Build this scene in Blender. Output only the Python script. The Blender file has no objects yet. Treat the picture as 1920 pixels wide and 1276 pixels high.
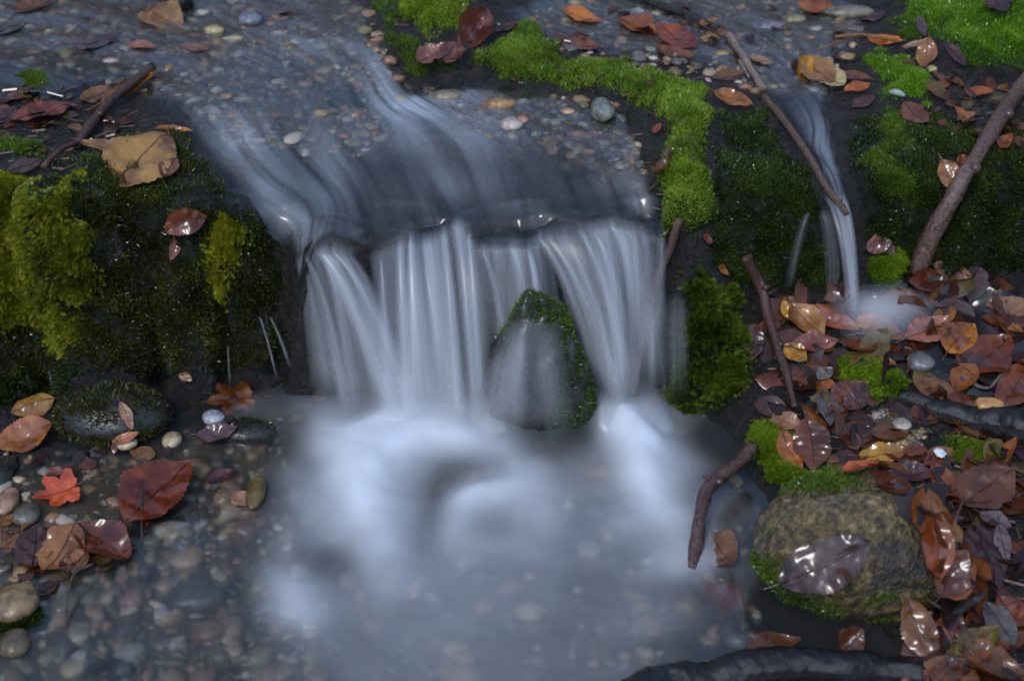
import bpy, math, random
import numpy as np
from mathutils import Matrix, Vector

# ------------------------------------------------------------------ camera, world, sun, exposure
scene = bpy.context.scene
COL = scene.collection
R = math.radians
IW, IH, FPX = 1920.0, 1276.0, 2640.0          # photograph size and focal length in its pixels
CAMP = np.array([0.0, -1.45, 1.03])
PITCH = R(32.4)
cam_d = bpy.data.cameras.new('camera')
cam = bpy.data.objects.new('camera', cam_d)
COL.objects.link(cam)
cam.location = CAMP
cam.rotation_euler = (R(90) - PITCH, 0, 0)
cam_d.sensor_width = 36.0
cam_d.lens = FPX / IW * 36.0
cam_d.clip_start = 0.05
cam_d.clip_end = 200
cam_d.dof.use_dof = True
cam_d.dof.focus_distance = 1.72
cam_d.dof.aperture_fstop = 4.5
scene.camera = cam

world = bpy.data.worlds.new('World')
scene.world = world
world.use_nodes = True
wn = world.node_tree
sky = wn.nodes.new('ShaderNodeTexSky')
sky.sky_type = 'NISHITA'
sky.sun_disc = False
sky.sun_elevation = R(50)
sky.sun_rotation = R(-155)
sky.dust_density = 0.5
sky.ozone_density = 1.2
wn.links.new(sky.outputs[0], wn.nodes['Background'].inputs[0])
wn.nodes['Background'].inputs[1].default_value = 0.14

sun_d = bpy.data.lights.new('sun', 'SUN')
sun_d.energy = 0.7
sun_d.angle = R(14)
sun_d.color = (1.0, 0.99, 0.98)
sun = bpy.data.objects.new('sun', sun_d)
COL.objects.link(sun)
sun.rotation_euler = (R(-40), 0, R(155))

scene.view_settings.view_transform = 'Standard'
scene.view_settings.look = 'None'
scene.view_settings.exposure = 1.1
scene.view_settings.gamma = 1.0
scene.render.engine = 'CYCLES'
scene.cycles.use_denoising = True
scene.cycles.max_bounces = 8
scene.cycles.transparent_max_bounces = 32
scene.cycles.transmission_bounces = 6
scene.cycles.diffuse_bounces = 3
scene.cycles.sample_clamp_indirect = 4.0
scene.cycles.filter_width = 1.7

# ------------------------------------------------------------------ maths helpers
rng = np.random.default_rng(7)
random.seed(7)
CF = np.array([0, math.cos(PITCH), -math.sin(PITCH)])
CU = np.array([0, math.sin(PITCH), math.cos(PITCH)])
CR = np.array([1.0, 0, 0])


def ray(px, py):
    return CF + CR * (px - IW / 2) / FPX - CU * (py - IH / 2) / FPX


def on_z(px, py, z):
    d = ray(px, py)
    t = (z - CAMP[2]) / d[2]
    return CAMP + d * t


def project(x, y, z):
    dx, dy, dz = x - CAMP[0], y - CAMP[1], z - CAMP[2]
    dep = dy * CF[1] + dz * CF[2]
    up = dy * CU[1] + dz * CU[2]
    dep = np.where(dep < 0.05, 1e-3, dep)
    return IW / 2 + FPX * dx / dep, IH / 2 - FPX * up / dep, dep


def _hash(ix, iy, iz, seed):
    h = (ix * 374761393 + iy * 668265263 + iz * 2147483647 + seed * 974711) & 0x7fffffff
    h = ((h ^ (h >> 13)) * 1274126177) & 0x7fffffff
    return ((h ^ (h >> 16)) & 0xffff) / 65535.0


def vnoise(x, y, z=None, seed=0):
    x = np.asarray(x, float); y = np.asarray(y, float)
    z = np.zeros_like(x) if z is None else np.asarray(z, float)
    ix, iy, iz = (np.floor(a).astype(np.int64) for a in (x, y, z))
    fx, fy, fz = x - ix, y - iy, z - iz
    fx, fy, fz = (f * f * (3 - 2 * f) for f in (fx, fy, fz))
    out = 0
    for dx in (0, 1):
        for dy in (0, 1):
            for dz in (0, 1):
                w = (fx if dx else 1 - fx) * (fy if dy else 1 - fy) * (fz if dz else 1 - fz)
                out = out + w * _hash(ix + dx, iy + dy, iz + dz, seed)
    return out * 2 - 1


def fbm(x, y, z=None, octv=4, seed=0):
    a, s, f = 1.0, 0, 1.0
    for k in range(octv):
        s = s + a * vnoise(x * f, y * f, None if z is None else z * f, seed + k * 17)
        a *= 0.5; f *= 2.03
    return s / 1.9


def sstep(a, b, x):
    t = np.clip((x - a) / (b - a), 0, 1)
    return t * t * (3 - 2 * t)


def sd_poly(poly, X, Y):
    p = np.array(poly, float)
    d2 = np.full(X.shape, 1e18); ins = np.zeros(X.shape, bool)
    n = len(p)
    for i in range(n):
        a, b = p[i], p[(i + 1) % n]
        e = b - a
        t = np.clip(((X - a[0]) * e[0] + (Y - a[1]) * e[1]) / (e @ e), 0, 1)
        d2 = np.minimum(d2, (X - a[0] - t * e[0]) ** 2 + (Y - a[1] - t * e[1]) ** 2)
        c = ((a[1] > Y) != (b[1] > Y))
        xi = a[0] + (Y - a[1]) * e[0] / (e[1] if abs(e[1]) > 1e-9 else 1e-9)
        ins ^= c & (X < xi)
    d = np.sqrt(d2)
    return np.where(ins, d, -d)


def blur(F, k):
    for ax in (0, 1):
        c = np.cumsum(np.concatenate([np.repeat(np.take(F, [0], ax), k + 1, ax), F,
                                      np.repeat(np.take(F, [-1], ax), k, ax)], ax), ax)
        n = F.shape[ax]
        F = (np.take(c, range(2 * k + 1, 2 * k + 1 + n), ax) - np.take(c, range(0, n), ax)) / (2 * k + 1)
    return F


# ------------------------------------------------------------------ scene-graph helpers
def link(name, mesh, mat=None, parent=None):
    o = bpy.data.objects.new(name, mesh)
    COL.objects.link(o)
    if mesh is not None and mat is not None:
        mesh.materials.append(mat)
    if parent is not None:
        o.parent = parent
    return o


def tag(o, label=None, cat=None, group=None, kind=None):
    if label: o['label'] = label
    if cat: o['category'] = cat
    if group: o['group'] = group
    if kind: o['kind'] = kind
    return o


def np_mesh(name, V, Fc, smooth=True, attrs=None, cols=None, uv=None):
    """V (n,3); Fc (m,3) or (m,4) int array"""
    me = bpy.data.meshes.new(name)
    V = np.asarray(V, np.float32); Fc = np.asarray(Fc, np.int32)
    k = Fc.shape[1]
    me.vertices.add(len(V)); me.vertices.foreach_set('co', V.ravel())
    me.loops.add(Fc.size); me.loops.foreach_set('vertex_index', Fc.ravel())
    me.polygons.add(len(Fc))
    me.polygons.foreach_set('loop_start', np.arange(0, Fc.size, k, dtype=np.int32))
    me.polygons.foreach_set('loop_total', np.full(len(Fc), k, np.int32))
    me.polygons.foreach_set('use_smooth', np.full(len(Fc), smooth, bool))
    for n_, a in (attrs or {}).items():
        me.attributes.new(n_, 'FLOAT', 'POINT').data.foreach_set('value', np.asarray(a, np.float32).ravel())
    for n_, c in (cols or {}).items():
        c = np.asarray(c, np.float32)
        c4 = np.ones((len(c), 4), np.float32); c4[:, :3] = c
        me.attributes.new(n_, 'FLOAT_COLOR', 'POINT').data.foreach_set('color', c4.ravel())
    if uv is not None:
        uvl = me.uv_layers.new(name='UVMap')
        uvl.data.foreach_set('uv', np.asarray(uv, np.float32)[Fc.ravel()].ravel())
    me.update(calc_edges=True)
    me.validate()
    return me


# ------------------------------------------------------------------ materials
class NT:
    def __init__(s, name):
        s.m = bpy.data.materials.new(name); s.m.use_nodes = True
        s.t = s.m.node_tree; s.t.nodes.clear()
        s.out = s.n('OutputMaterial')

    def n(s, typ, props=None, **inp):
        nd = s.t.nodes.new('ShaderNode' + typ)
        for k, v in (props or {}).items(): setattr(nd, k, v)
        for k, v in inp.items(): s.set(nd, k, v)
        return nd

    def set(s, nd, k, v):
        key = int(k[1:]) if k[0] == 'i' and k[1:].isdigit() else k.replace('_', ' ')
        sock = nd.inputs[key]
        if hasattr(v, 'bl_idname') and hasattr(v, 'outputs'): v = v.outputs[0]
        if isinstance(v, bpy.types.NodeSocket): s.t.links.new(v, sock)
        else:
            if sock.type == 'RGBA' and isinstance(v, tuple) and len(v) == 3: v = v + (1,)
            sock.default_value = v

    def attr(s, name): return s.n('Attribute', {'attribute_name': name})
    def noise(s, scale, vec=None, detail=4, rough=.55, dist=0):
        nd = s.n('TexNoise', Scale=float(scale), Detail=float(detail), Roughness=rough, Distortion=float(dist))
        if vec is not None: s.set(nd, 'Vector', vec)
        return nd.outputs[0]
    def math(s, op, a, b=0.0, c=None, clamp=False):
        nd = s.n('Math', {'operation': op, 'use_clamp': clamp}, i0=a, i1=b)
        if c is not None: s.set(nd, 'i2', c)
        return nd.outputs[0]
    def ramp(s, fac, stops):
        nd = s.n('ValToRGB', Fac=fac); e = nd.color_ramp.elements
        while len(e) < len(stops): e.new(.5)
        for el, (p, c) in zip(e, stops):
            el.position = p; el.color = (c if isinstance(c, tuple) else (c, c, c)) + (1,)
        return nd.outputs[0]
    def mix(s, fac, a, b, blend='MIX'):
        nd = s.n('Mix', {'data_type': 'RGBA', 'blend_type': blend})
        s.set(nd, 'i0', fac); s.set(nd, 'i6', a); s.set(nd, 'i7', b)
        return nd.outputs[2]
    def mixs(s, fac, a, b):
        return s.n('MixShader', i0=fac, i1=a, i2=b).outputs[0]
    def bump(s, h, strength=.5, dist=.01, normal=None):
        nd = s.n('Bump', Height=h, Strength=strength, Distance=dist)
        if normal is not None: s.set(nd, 'Normal', normal)
        return nd.outputs[0]
    def geo(s): return s.n('NewGeometry').outputs['Position']
    def scaled(s, vec, sc):
        return s.n('Mapping', i0=vec, i3=sc).outputs[0]
    def done(s, sh):
        s.t.links.new(sh, s.out.inputs[0]); return s.m


def mat_bed():
    t = NT('wet_stream_bed')
    pos = t.geo()
    g = t.attr('gravel').outputs['Fac']; litter = t.attr('litter').outputs['Fac']
    soil = t.ramp(t.noise(40, pos, 6), [(.3, (.005, .004, .003)), (.55, (.014, .010, .007)), (.75, (.04, .028, .018))])
    vor = t.n('TexVoronoi', Vector=pos, Scale=75.0)
    peb = t.ramp(t.n('SeparateColor', Color=vor.outputs['Color']).outputs[0],
                 [(0, (.04, .03, .018)), (.35, (.14, .09, .045)), (.6, (.24, .165, .085)), (.8, (.10, .085, .07)), (1, (.32, .26, .18))])
    peb = t.mix(t.math('MULTIPLY', t.noise(18, pos, 4), .8), peb, (.07, .05, .03))
    base = t.mix(g, soil, peb)
    v2 = t.n('TexVoronoi', Vector=pos, Scale=22.0)
    lit = t.ramp(t.n('SeparateColor', Color=v2.outputs['Color']).outputs[1],
                 [(0, (.03, .013, .006)), (.4, (.10, .042, .017)), (.7, (.17, .075, .03)), (1, (.05, .02, .01))])
    base = t.mix(litter, base, lit)
    h1 = t.math('MULTIPLY', vor.outputs['Distance'], -1.2)
    hg = t.math('MULTIPLY', h1, g)
    hn = t.math('ADD', hg, t.noise(130, pos, 5, .65))
    hn = t.math('ADD', hn, t.math('MULTIPLY', t.noise(420, pos, 2), .35))
    b = t.bump(hn, 1.0, .010)
    rough = t.ramp(t.noise(60, pos, 4), [(.5, .10), (.66, .5)])
    p = t.n('BsdfPrincipled', Base_Color=base, Roughness=rough, Normal=b)
    p.inputs['Specular IOR Level'].default_value = .55
    return t.done(p.outputs[0])


def mat_mound():
    t = NT('wet_moss_bed')
    pos = t.geo()
    c = t.attr('tint')
    n = t.noise(90, pos, 5)
    base = t.mix(t.math('MULTIPLY', n, .8), c.outputs['Color'], (.012, .012, .006))
    hn = t.math('ADD', t.noise(260, pos, 4, .7), t.math('MULTIPLY', t.noise(60, pos, 3), 1.0))
    b = t.bump(hn, 1.0, .014)
    p = t.n('BsdfPrincipled', Base_Color=base, Roughness=t.ramp(t.noise(50, pos, 2), [(.4, .1), (.65, .5)]), Normal=b)
    p.inputs['Specular IOR Level'].default_value = .9
    return t.done(p.outputs[0])


def mat_moss():
    t = NT('moss_shoots')
    c = t.attr('tint').outputs['Color']
    d = t.n('BsdfPrincipled', Base_Color=c, Roughness=.22)
    d.inputs['Specular IOR Level'].default_value = .7
    tr = t.n('BsdfTranslucent', Color=c)
    return t.done(t.mixs(.3, d.outputs[0], tr.outputs[0]))


def mat_leaf():
    t = NT('wet_autumn_leaf')
    uv = t.n('UVMap').outputs[0]
    oi = t.n('ObjectInfo')
    loc = t.n('TexCoord').outputs['Object']
    shift = t.n('VectorMath', {'operation': 'ADD'}, i0=loc, i1=t.n('CombineXYZ', X=t.math('MULTIPLY', oi.outputs['Random'], 9.0)))
    vn = t.attr('vein').outputs['Fac']
    n1 = t.noise(55, shift, 5, .6)
    n2 = t.noise(16, shift, 3, .5)
    col = oi.outputs['Color']
    dark = t.mix(1.0, col, (.34, .24, .18), 'MULTIPLY')
    lite = t.mix(1.0, col, (1.5, 1.45, 1.2), 'MULTIPLY')
    c = t.mix(t.ramp(n2, [(.38, 0.), (.62, 1.)]), dark, col)
    c = t.mix(t.ramp(n1, [(.5, 0.), (.8, .7)]), c, lite)
    c = t.mix(t.math('MULTIPLY', vn, .22), c, dark)
    spots = t.ramp(t.noise(150, shift, 2), [(.66, 0.), (.72, .7)])
    c = t.mix(spots, c, (.02, .01, .006))
    b = t.bump(t.math('ADD', t.noise(170, shift, 4, .6), t.math('MULTIPLY', vn, .8)), .35, .002)
    p = t.n('BsdfPrincipled', Base_Color=c, Roughness=t.ramp(n2, [(.35, .35), (.7, .55)]), Normal=b)
    p.inputs['Specular IOR Level'].default_value = .2
    p.inputs['Coat Weight'].default_value = .9
    p.inputs['Coat Roughness'].default_value = .13
    p.inputs['Coat IOR'].default_value = 1.5
    tr = t.n('BsdfTranslucent', Color=c)
    return t.done(t.mixs(.12, p.outputs[0], tr.outputs[0]))


def mat_bark():
    t = NT('wet_bark')
    oi = t.n('ObjectInfo'); pos = t.n('TexCoord').outputs['Object']
    st = t.scaled(t.n('UVMap').outputs[0], (6, 9, 1))
    n = t.noise(3, st, 6, .65); n2 = t.noise(70, pos, 4)
    dark = t.mix(1.0, oi.outputs['Color'], (.28, .24, .22), 'MULTIPLY')
    c = t.mix(t.ramp(n, [(.35, 0.), (.65, 1.)]), dark, oi.outputs['Color'])
    c = t.mix(t.ramp(n2, [(.55, 0.), (.75, .6)]), c, dark)
    b = t.bump(t.math('ADD', n, t.math('MULTIPLY', n2, .6)), .7, .003)
    p = t.n('BsdfPrincipled', Base_Color=c, Roughness=t.ramp(n2, [(.4, .16), (.7, .4)]), Normal=b)
    return t.done(p.outputs[0])


def mat_stone():
    t = NT('wet_stone')
    oi = t.n('ObjectInfo'); pos = t.n('TexCoord').outputs['Object']
    n = t.noise(45, pos, 6, .62); n2 = t.noise(230, pos, 3)
    dark = t.mix(1.0, oi.outputs['Color'], (.35, .32, .3), 'MULTIPLY')
    lite = t.mix(1.0, oi.outputs['Color'], (1.5, 1.45, 1.4), 'MULTIPLY')
    c = t.mix(t.ramp(n, [(.36, 0.), (.6, 1.)]), dark, oi.outputs['Color'])
    c = t.mix(t.ramp(n2, [(.55, 0.), (.75, .6)]), c, lite)
    b = t.bump(t.math('ADD', n, t.math('MULTIPLY', n2, .4)), .5, .004)
    p = t.n('BsdfPrincipled', Base_Color=c, Roughness=t.ramp(n, [(.3, .16), (.7, .36)]), Normal=b)
    return t.done(p.outputs[0])


def mat_gravel():
    t = NT('wet_gravel')
    c = t.attr('tint').outputs['Color']; pos = t.geo()
    n = t.noise(160, pos, 4)
    c2 = t.mix(t.math('MULTIPLY', n, .7), c, t.mix(1.0, c, (.4, .36, .33), 'MULTIPLY'))
    p = t.n('BsdfPrincipled', Base_Color=c2, Roughness=.28, Normal=t.bump(n, .4, .002))
    return t.done(p.outputs[0])


def mat_boulder():
    t = NT('speckled_boulder')
    pos = t.n('TexCoord').outputs['Object']
    n = t.noise(22, pos, 6, .65); n2 = t.noise(95, pos, 4, .6); n3 = t.noise(9, pos, 3)
    c = t.ramp(n2, [(.3, (.02, .016, .009)), (.43, (.07, .05, .022)), (.56, (.16, .11, .042)), (.75, (.34, .26, .14))])
    c = t.mix(t.ramp(n, [(.5, 0.), (.68, .85)]), c, (.03, .026, .022))
    c = t.mix(t.ramp(n3, [(.54, 0.), (.66, .9)]), c, (.035, .03, .026))
    c = t.mix(t.ramp(t.noise(60, pos, 3), [(.62, 0.), (.7, .6)]), c, (.11, .12, .03))
    b = t.bump(t.math('ADD', n2, t.math('MULTIPLY', t.noise(300, pos, 3), .5)), 1.0, .009)
    p = t.n('BsdfPrincipled', Base_Color=c, Roughness=t.ramp(n, [(.35, .15), (.65, .4)]), Normal=b)
    return t.done(p.outputs[0])


def mat_water(name, rough, streak=None, milk_sheen=.0, clear=.35, bumps=.25, rfac=1.3):
    """clear running water; 'streak' scales the flow-aligned ripple"""
    t = NT(name)
    if streak:
        fl = t.n('CombineXYZ', X=t.attr('fs').outputs['Fac'], Y=t.attr('ft').outputs['Fac'])
        v = t.scaled(fl, streak)
        h = t.math('ADD', t.noise(1.0, v, 1, .4), t.math('MULTIPLY', t.noise(2.7, v, 1, .4), .35))
    else:
        h = t.noise(26, t.geo(), 2, .45, .6)
    b = t.bump(h, bumps, .02)
    fr = t.n('Fresnel', IOR=1.33, Normal=b).outputs[0]
    gl = t.n('BsdfGlossy', Color=(1, 1, 1), Roughness=rough, Normal=b).outputs[0]
    rf = t.n('BsdfRefraction', Color=(.93, .96, .97), Roughness=rough * rfac, IOR=1.33, Normal=b).outputs[0]
    tp = t.n('BsdfTransparent', Color=(.95, .97, .98)).outputs[0]
    body = t.mixs(clear, rf, tp)
    if milk_sheen is not None:
        wh = t.n('BsdfDiffuse', Color=(.72, .78, .84)).outputs[0]
        mk = t.attr('milk_sheen').outputs['Fac']
        f = t.math('MULTIPLY', mk, t.ramp(h, [(.40, .06), (.80, 1.)])) if streak else mk
        body = t.mixs(f, body, wh)
    return t.done(t.mixs(t.math('MULTIPLY', fr, 1.5, clamp=True), body, gl))


def mat_veil():
    t = NT('white_falling_water')
    uv = t.n('UVMap').outputs[0]
    st = t.scaled(uv, (11, .7, 1)); st2 = t.scaled(uv, (4.5, .4, 1))
    n = t.math('MULTIPLY', t.ramp(t.noise(1, st, 3, .5), [(.3, .5), (.7, 1.)]), t.ramp(t.noise(1, st2, 1, .5), [(.3, .35), (.68, 1.)]))
    a = t.math('MULTIPLY', t.attr('dens').outputs['Fac'], n, clamp=True)
    df = t.n('BsdfDiffuse', Color=(.88, .91, .94)).outputs[0]
    tr = t.n('BsdfTranslucent', Color=(.88, .91, .94)).outputs[0]
    gl = t.n('BsdfGlossy', Roughness=.35).outputs[0]
    body = t.mixs(.12, t.mixs(.45, df, tr), gl)
    tp = t.n('BsdfTransparent').outputs[0]
    return t.done(t.mixs(a, tp, body))


def mat_foam():
    t = NT('aerated_white_water')
    a = t.attr('dens').outputs['Fac']
    n = t.noise(14, t.geo(), 2, .5, .8)
    f = t.math('MULTIPLY', a, t.ramp(n, [(.25, .82), (.7, 1.)]), clamp=True)
    df = t.n('BsdfDiffuse', Color=(.86, .89, .92)).outputs[0]
    tr = t.n('BsdfTranslucent', Color=(.86, .89, .92)).outputs[0]
    tp = t.n('BsdfTransparent').outputs[0]
    return t.done(t.mixs(f, tp, t.mixs(.25, df, tr)))


def mat_plain(name, col, rough):
    t = NT(name)
    n = t.noise(120, t.n('TexCoord').outputs['Object'], 4)
    c = t.mix(t.ramp(n, [(.4, 0.), (.65, .6)]), col, tuple(x * .5 for x in col))
    return t.done(t.n('BsdfPrincipled', Base_Color=c, Roughness=rough, Normal=t.bump(n, .4, .002)).outputs[0])


M = dict(bed=mat_bed(), mound=mat_mound(), moss=mat_moss(), leaf=mat_leaf(), bark=mat_bark(), stone=mat_stone(),
         gravel=mat_gravel(), boulder=mat_boulder(), veil=mat_veil(), foam=mat_foam(),
         stream=mat_water('running_stream_water', .15, (3.6, 3.4, 1), milk_sheen=.3, clear=.2, bumps=.15, rfac=1.8),
         pool=mat_water('pool_water', .14, None, 0, .18, .05, rfac=2.0),
         chip=mat_plain('cut_wood', (.50, .24, .08), .4), pale=mat_plain('pale_green_rind', (.35, .42, .33), .35),
         petal=mat_plain('white_petal', (.75, .75, .72), .4))

# ------------------------------------------------------------------ terrain: heights read off the photograph row by row
# rows: photo y, then (photo x, height in cm) pairs
ROWS = {
    -60: [(-300, 30.5), (0, 31), (300, 31), (600, 31), (850, 32), (1100, 30.5), (1400, 30.5), (1700, 32), (1900, 34), (2200, 36)],
    30: [(-300, 29), (-50, 29.5), (200, 29.5), (400, 29.5), (600, 29.5), (720, 31), (850, 31.5), (1000, 29.5), (1200, 29.2),
         (1400, 29), (1600, 29.3), (1750, 31), (1900, 33), (2200, 34)],
    100: [(-200, 28.5), (50, 28.8), (250, 28.8), (450, 28.8), (620, 28.8), (720, 29.6), (850, 29.8), (980, 29.6), (1100, 28.4),
          (1300, 28.2), (1450, 28), (1620, 28.8), (1700, 29.5), (1850, 31), (2100, 31)],
    160: [(0, 28.2), (200, 28.2), (400, 28), (560, 27.8), (680, 27.4), (740, 27.4), (800, 27.0), (950, 27.1), (1100, 28.2),
          (1250, 28.6), (1400, 27.6), (1550, 27.2), (1700, 28.6), (1850, 27.8), (2000, 28)],
    220: [(0, 27.8), (150, 27.6), (300, 27.6), (430, 27), (560, 26.6), (680, 26.3), (800, 26.4), (950, 26.5), (1080, 26.6),
          (1180, 27.0), (1280, 28.4), (1400, 26.6), (1500, 26.4), (1650, 27), (1800, 27), (1950, 27.5)],
    290: [(-100, 27.5), (80, 27.2), (200, 27), (330, 27), (400, 25.6), (500, 25.2), (620, 25.2), (740, 25.2), (860, 25.6), (980, 25.6),
          (1100, 25.5), (1200, 25.8), (1280, 27), (1380, 25.6), (1480, 24.8), (1600, 25.4), (1750, 25.6), (1900, 25.6)],
    360: [(-100, 26.2), (60, 26.2), (200, 26.2), (350, 25.8), (440, 23.4), (540, 23.2), (650, 23.2), (760, 23.4), (900, 23.4),
          (1050, 23.4), (1160, 23.6), (1230, 24.4), (1290, 25), (1380, 24), (1480, 23.2), (1570, 22.6), (1680, 24), (1800, 23.6), (1950, 23.5)],
    420: [(-100, 24), (60, 24), (200, 24), (350, 23.8), (450, 22.6), (1290, 22.5)],
    430: [(1380, 20), (1450, 19.5), (1550, 19.5), (1650, 19.8), (1800, 19.6), (1950, 19.5)],
    490: [(1290, 18.8), (1380, 16.4), (1450, 15.6), (1550, 15.5), (1650, 15.6), (1800, 15.5), (1950, 15.5)],
    552: [(1300, 14.6), (1380, 12.3), (1460, 11.0), (1560, 11), (1680, 11), (1800, 11), (1950, 11.2)],
    620: [(1300, 10.2), (1390, 8.9), (1480, 9), (1600, 9), (1750, 9), (1900, 9.2)],
    700: [(1290, 4.8), (1380, 5.7), (1450, 6.6), (1550, 6.8), (1700, 6.7), (1850, 6.9)],
    715: [(-100, 2.2), (100, 2), (300, 1.8), (420, 1.2), (530, .6)],
    762: [(-100, 1.5), (60, 1.6), (220, 1.6), (350, .6), (470, .2), (540, -1), (1250, -.6), (1300, .8), (1370, 2.7), (1430, 4.8), (1550, 5.4), (1700, 5.2), (1900, 5.4)],
    800: [(650, -3), (850, -3), (1050, -2.5), (1180, -2.5)],
    850: [(-100, 1), (60, .4), (200, .0), (330, -.2), (450, -.6), (560, -2), (700, -4), (900, -4), (1100, -3), (1250, -3), (1360, -.5),
          (1420, 2.2), (1520, 3.6), (1700, 3.6), (1900, 4.2)],
    930: [(-100, 1), (50, .3), (150, .2), (300, 0), (430, -.5), (550, -2), (700, -4), (900, -4), (1100, -4), (1250, -2.5), (1370, -1.5),
          (1440, .8), (1600, 2.2), (1800, 3.0), (1950, 3.6)],
    1030: [(-100, .8), (60, .4), (180, .1), (280, -1.2), (400, -1.6), (600, -3.5), (900, -4), (1200, -3), (1350, -1.5), (1430, 0),
           (1600, .5), (1780, 1.9), (1950, 2.8)],
    1130: [(-100, .6), (50, .3), (150, -.8), (280, -2), (450, -2.2), (700, -3.5), (1000, -3.5), (1250, -2.5), (1380, -1.5), (1500, -.8),
           (1650, 0), (1780, 1.3), (1950, 2.1)],
    1220: [(-100, .2), (80, -.8), (250, -2), (500, -2.5), (900, -3.5), (1200, -2), (1350, -1), (1500, -.5), (1700, .7), (1900, 1.6)],
    1320: [(-100, -.5), (300, -2), (900, -3.5), (1300, -1.5), (1600, 0), (1900, 1.2), (2100, 2)],
}
LIP = [(560, 485, 20), (660, 468, 20.3), (760, 455, 20.5), (870, 440, 20.7), (960, 462, 20.2), (1080, 440, 20.6), (1160, 430, 20.8), (1240, 445, 20.8)]
cp = [on_z(x, y, z / 100) for y, r in ROWS.items() for x, z in r if not (y == 762 and 500 < x < 1260)]
for x, y, z in LIP:
    p = on_z(x, y, z / 100)
    cp.append(p)
    cp.append(np.array([p[0], p[1] - .026, -.012])); cp.append(np.array([p[0], p[1] + .035, p[2] + .008]))
cp = [p for i, p in enumerate(cp)]
for sx in (-1, 1):
    for yy, zz in ((-.9, .02), (-.5, .03), (0, .1), (.25, .27), (.6, .33), (1.1, .38)):
        cp.append(np.array([sx * 1.15, yy, zz + .04]))
for xx in (-.7, -.3, .1, .5, .9):
    cp.append(np.array([xx, -.95, -.03 + .03 * abs(xx)]))
    cp.append(np.array([xx, 1.3, .36 + .03 * abs(xx)]))
cp = np.array(cp)


def axis(core, step_fn, lo, hi):
    out = [core[0]]
    while out[-1] < core[1]:
        out.append(out[-1] + step_fn(out[-1]))
    a, s = [], .012
    v = out[-1]
    while v < hi:
        v += s; s *= 1.17; a.append(v)
    b, s = [], .012
    v = out[0]
    while v > lo:
        v -= s; s *= 1.17; b.append(v)
    return np.array(b[::-1] + out + a)


xs = axis((-.92, .92), lambda v: .005, -13, 13)
ys = axis((-.56, .95), lambda v: .0022 if .02 < v < .13 else (.004 if v < .35 else .006), -9, 16)
XX, YY = np.meshgrid(xs, ys)


def rbf_fit(P, val, c, lam=1e-5):
    d = np.sqrt(((P[:, None] - P[None]) ** 2).sum(-1) + c * c)
    n = len(P)
    A = np.zeros((n + 3, n + 3)); A[:n, :n] = d - lam * np.eye(n)
    A[:n, n] = 1; A[:n, n + 1:] = P; A[n:, :n] = A[:n, n:].T
    return np.linalg.solve(A, np.concatenate([val, np.zeros(3)]))


def rbf_eval(P, w, c, X, Y):
    out = w[-3] + w[-2] * X + w[-1] * Y
    for (px, py), k in zip(P, w):
        out = out + k * np.sqrt((X - px) ** 2 + (Y - py) ** 2 + c * c)
    return out


w = rbf_fit(cp[:, :2], cp[:, 2], .008, 2e-4)
Xc, Yc = np.clip(XX, -1.15, 1.15), np.clip(YY, -.95, 1.3)
H = rbf_eval(cp[:, :2], w, .008, Xc, Yc)
# no spikes above or pits below the surveyed heights nearby
near = np.full_like(H, -9.0); nearlo = np.full_like(H, 9.0)
for px_, py_, pz_ in cp:
    d_ = (Xc - px_) ** 2 + (Yc - py_) ** 2 < .10 ** 2
    near = np.where(d_, np.maximum(near, pz_), near); nearlo = np.where(d_, np.minimum(nearlo, pz_), nearlo)
H = np.where(near > -5, np.clip(H, nearlo - .006, near + .006), np.clip(H, -.05, .45))
rr = np.hypot(XX, (YY - .2))
upst = sstep(-.2, .8, (YY - .2) / np.maximum(rr, .1))
H = H + (.26 + .26 * sstep(-.6, .5, (YY - .2) / np.maximum(rr, .1))) * np.maximum(0, rr - 1.35) ** 1.05 + sstep(1.3, 3, rr) * .25 * fbm(XX * .8, YY * .8, seed=3)  # unseen banks added all round, sloped to hold back low sky light and reflections
H = H + .0045 * fbm(XX * 16, YY * 16, seed=1, octv=3) + .0022 * fbm(XX * 70, YY * 70, seed=2, octv=3)
NY, NX = H.shape


def gradn(F):
    gy, gx = np.gradient(F, ys, xs)
    n = np.stack([-gx, -gy, np.ones_like(F)], -1)
    return n / np.linalg.norm(n, axis=-1, keepdims=True)


Hs = blur(H, 2)
NRM = gradn(Hs)
AREA = (np.gradient(ys)[:, None] * np.gradient(xs)[None]) / np.maximum(NRM[..., 2], .05)
rough3 = fbm(XX * 22, YY * 22, H * 22, octv=4, seed=11)
steep = sstep(.35, .9, 1 - NRM[..., 2])
lx_ = np.array([on_z(x, y, z / 100) for x, y, z in LIP])
lipY = np.interp(XX, lx_[:, 0], lx_[:, 1]); lipX0, lipX1 = lx_[0, 0] - .012, lx_[-1, 0] + .01
infall = sstep(lipX0 - .06, lipX0 - .02, XX) * sstep(lipX1 + .02, lipX1 - .01, XX) * sstep(-.06, -.03, YY - lipY) * sstep(.06, .03, YY - lipY)
P3 = np.stack([XX, YY, H], -1) + NRM * (rough3 * (.004 + .012 * steep) * (1 - .85 * infall) - .008 * infall)[..., None]
PX, PY, DEP = project(P3[..., 0], P3[..., 1], P3[..., 2])
FRONT = DEP > .3
warp = 14 * fbm(XX * 30, YY * 30, seed=5, octv=3)


def soft(poly, feather=25, wig=1.0):
    s = sd_poly(poly, PX, PY) + warp * wig
    return np.where(FRONT, sstep(0, feather, s), 0)


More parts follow.
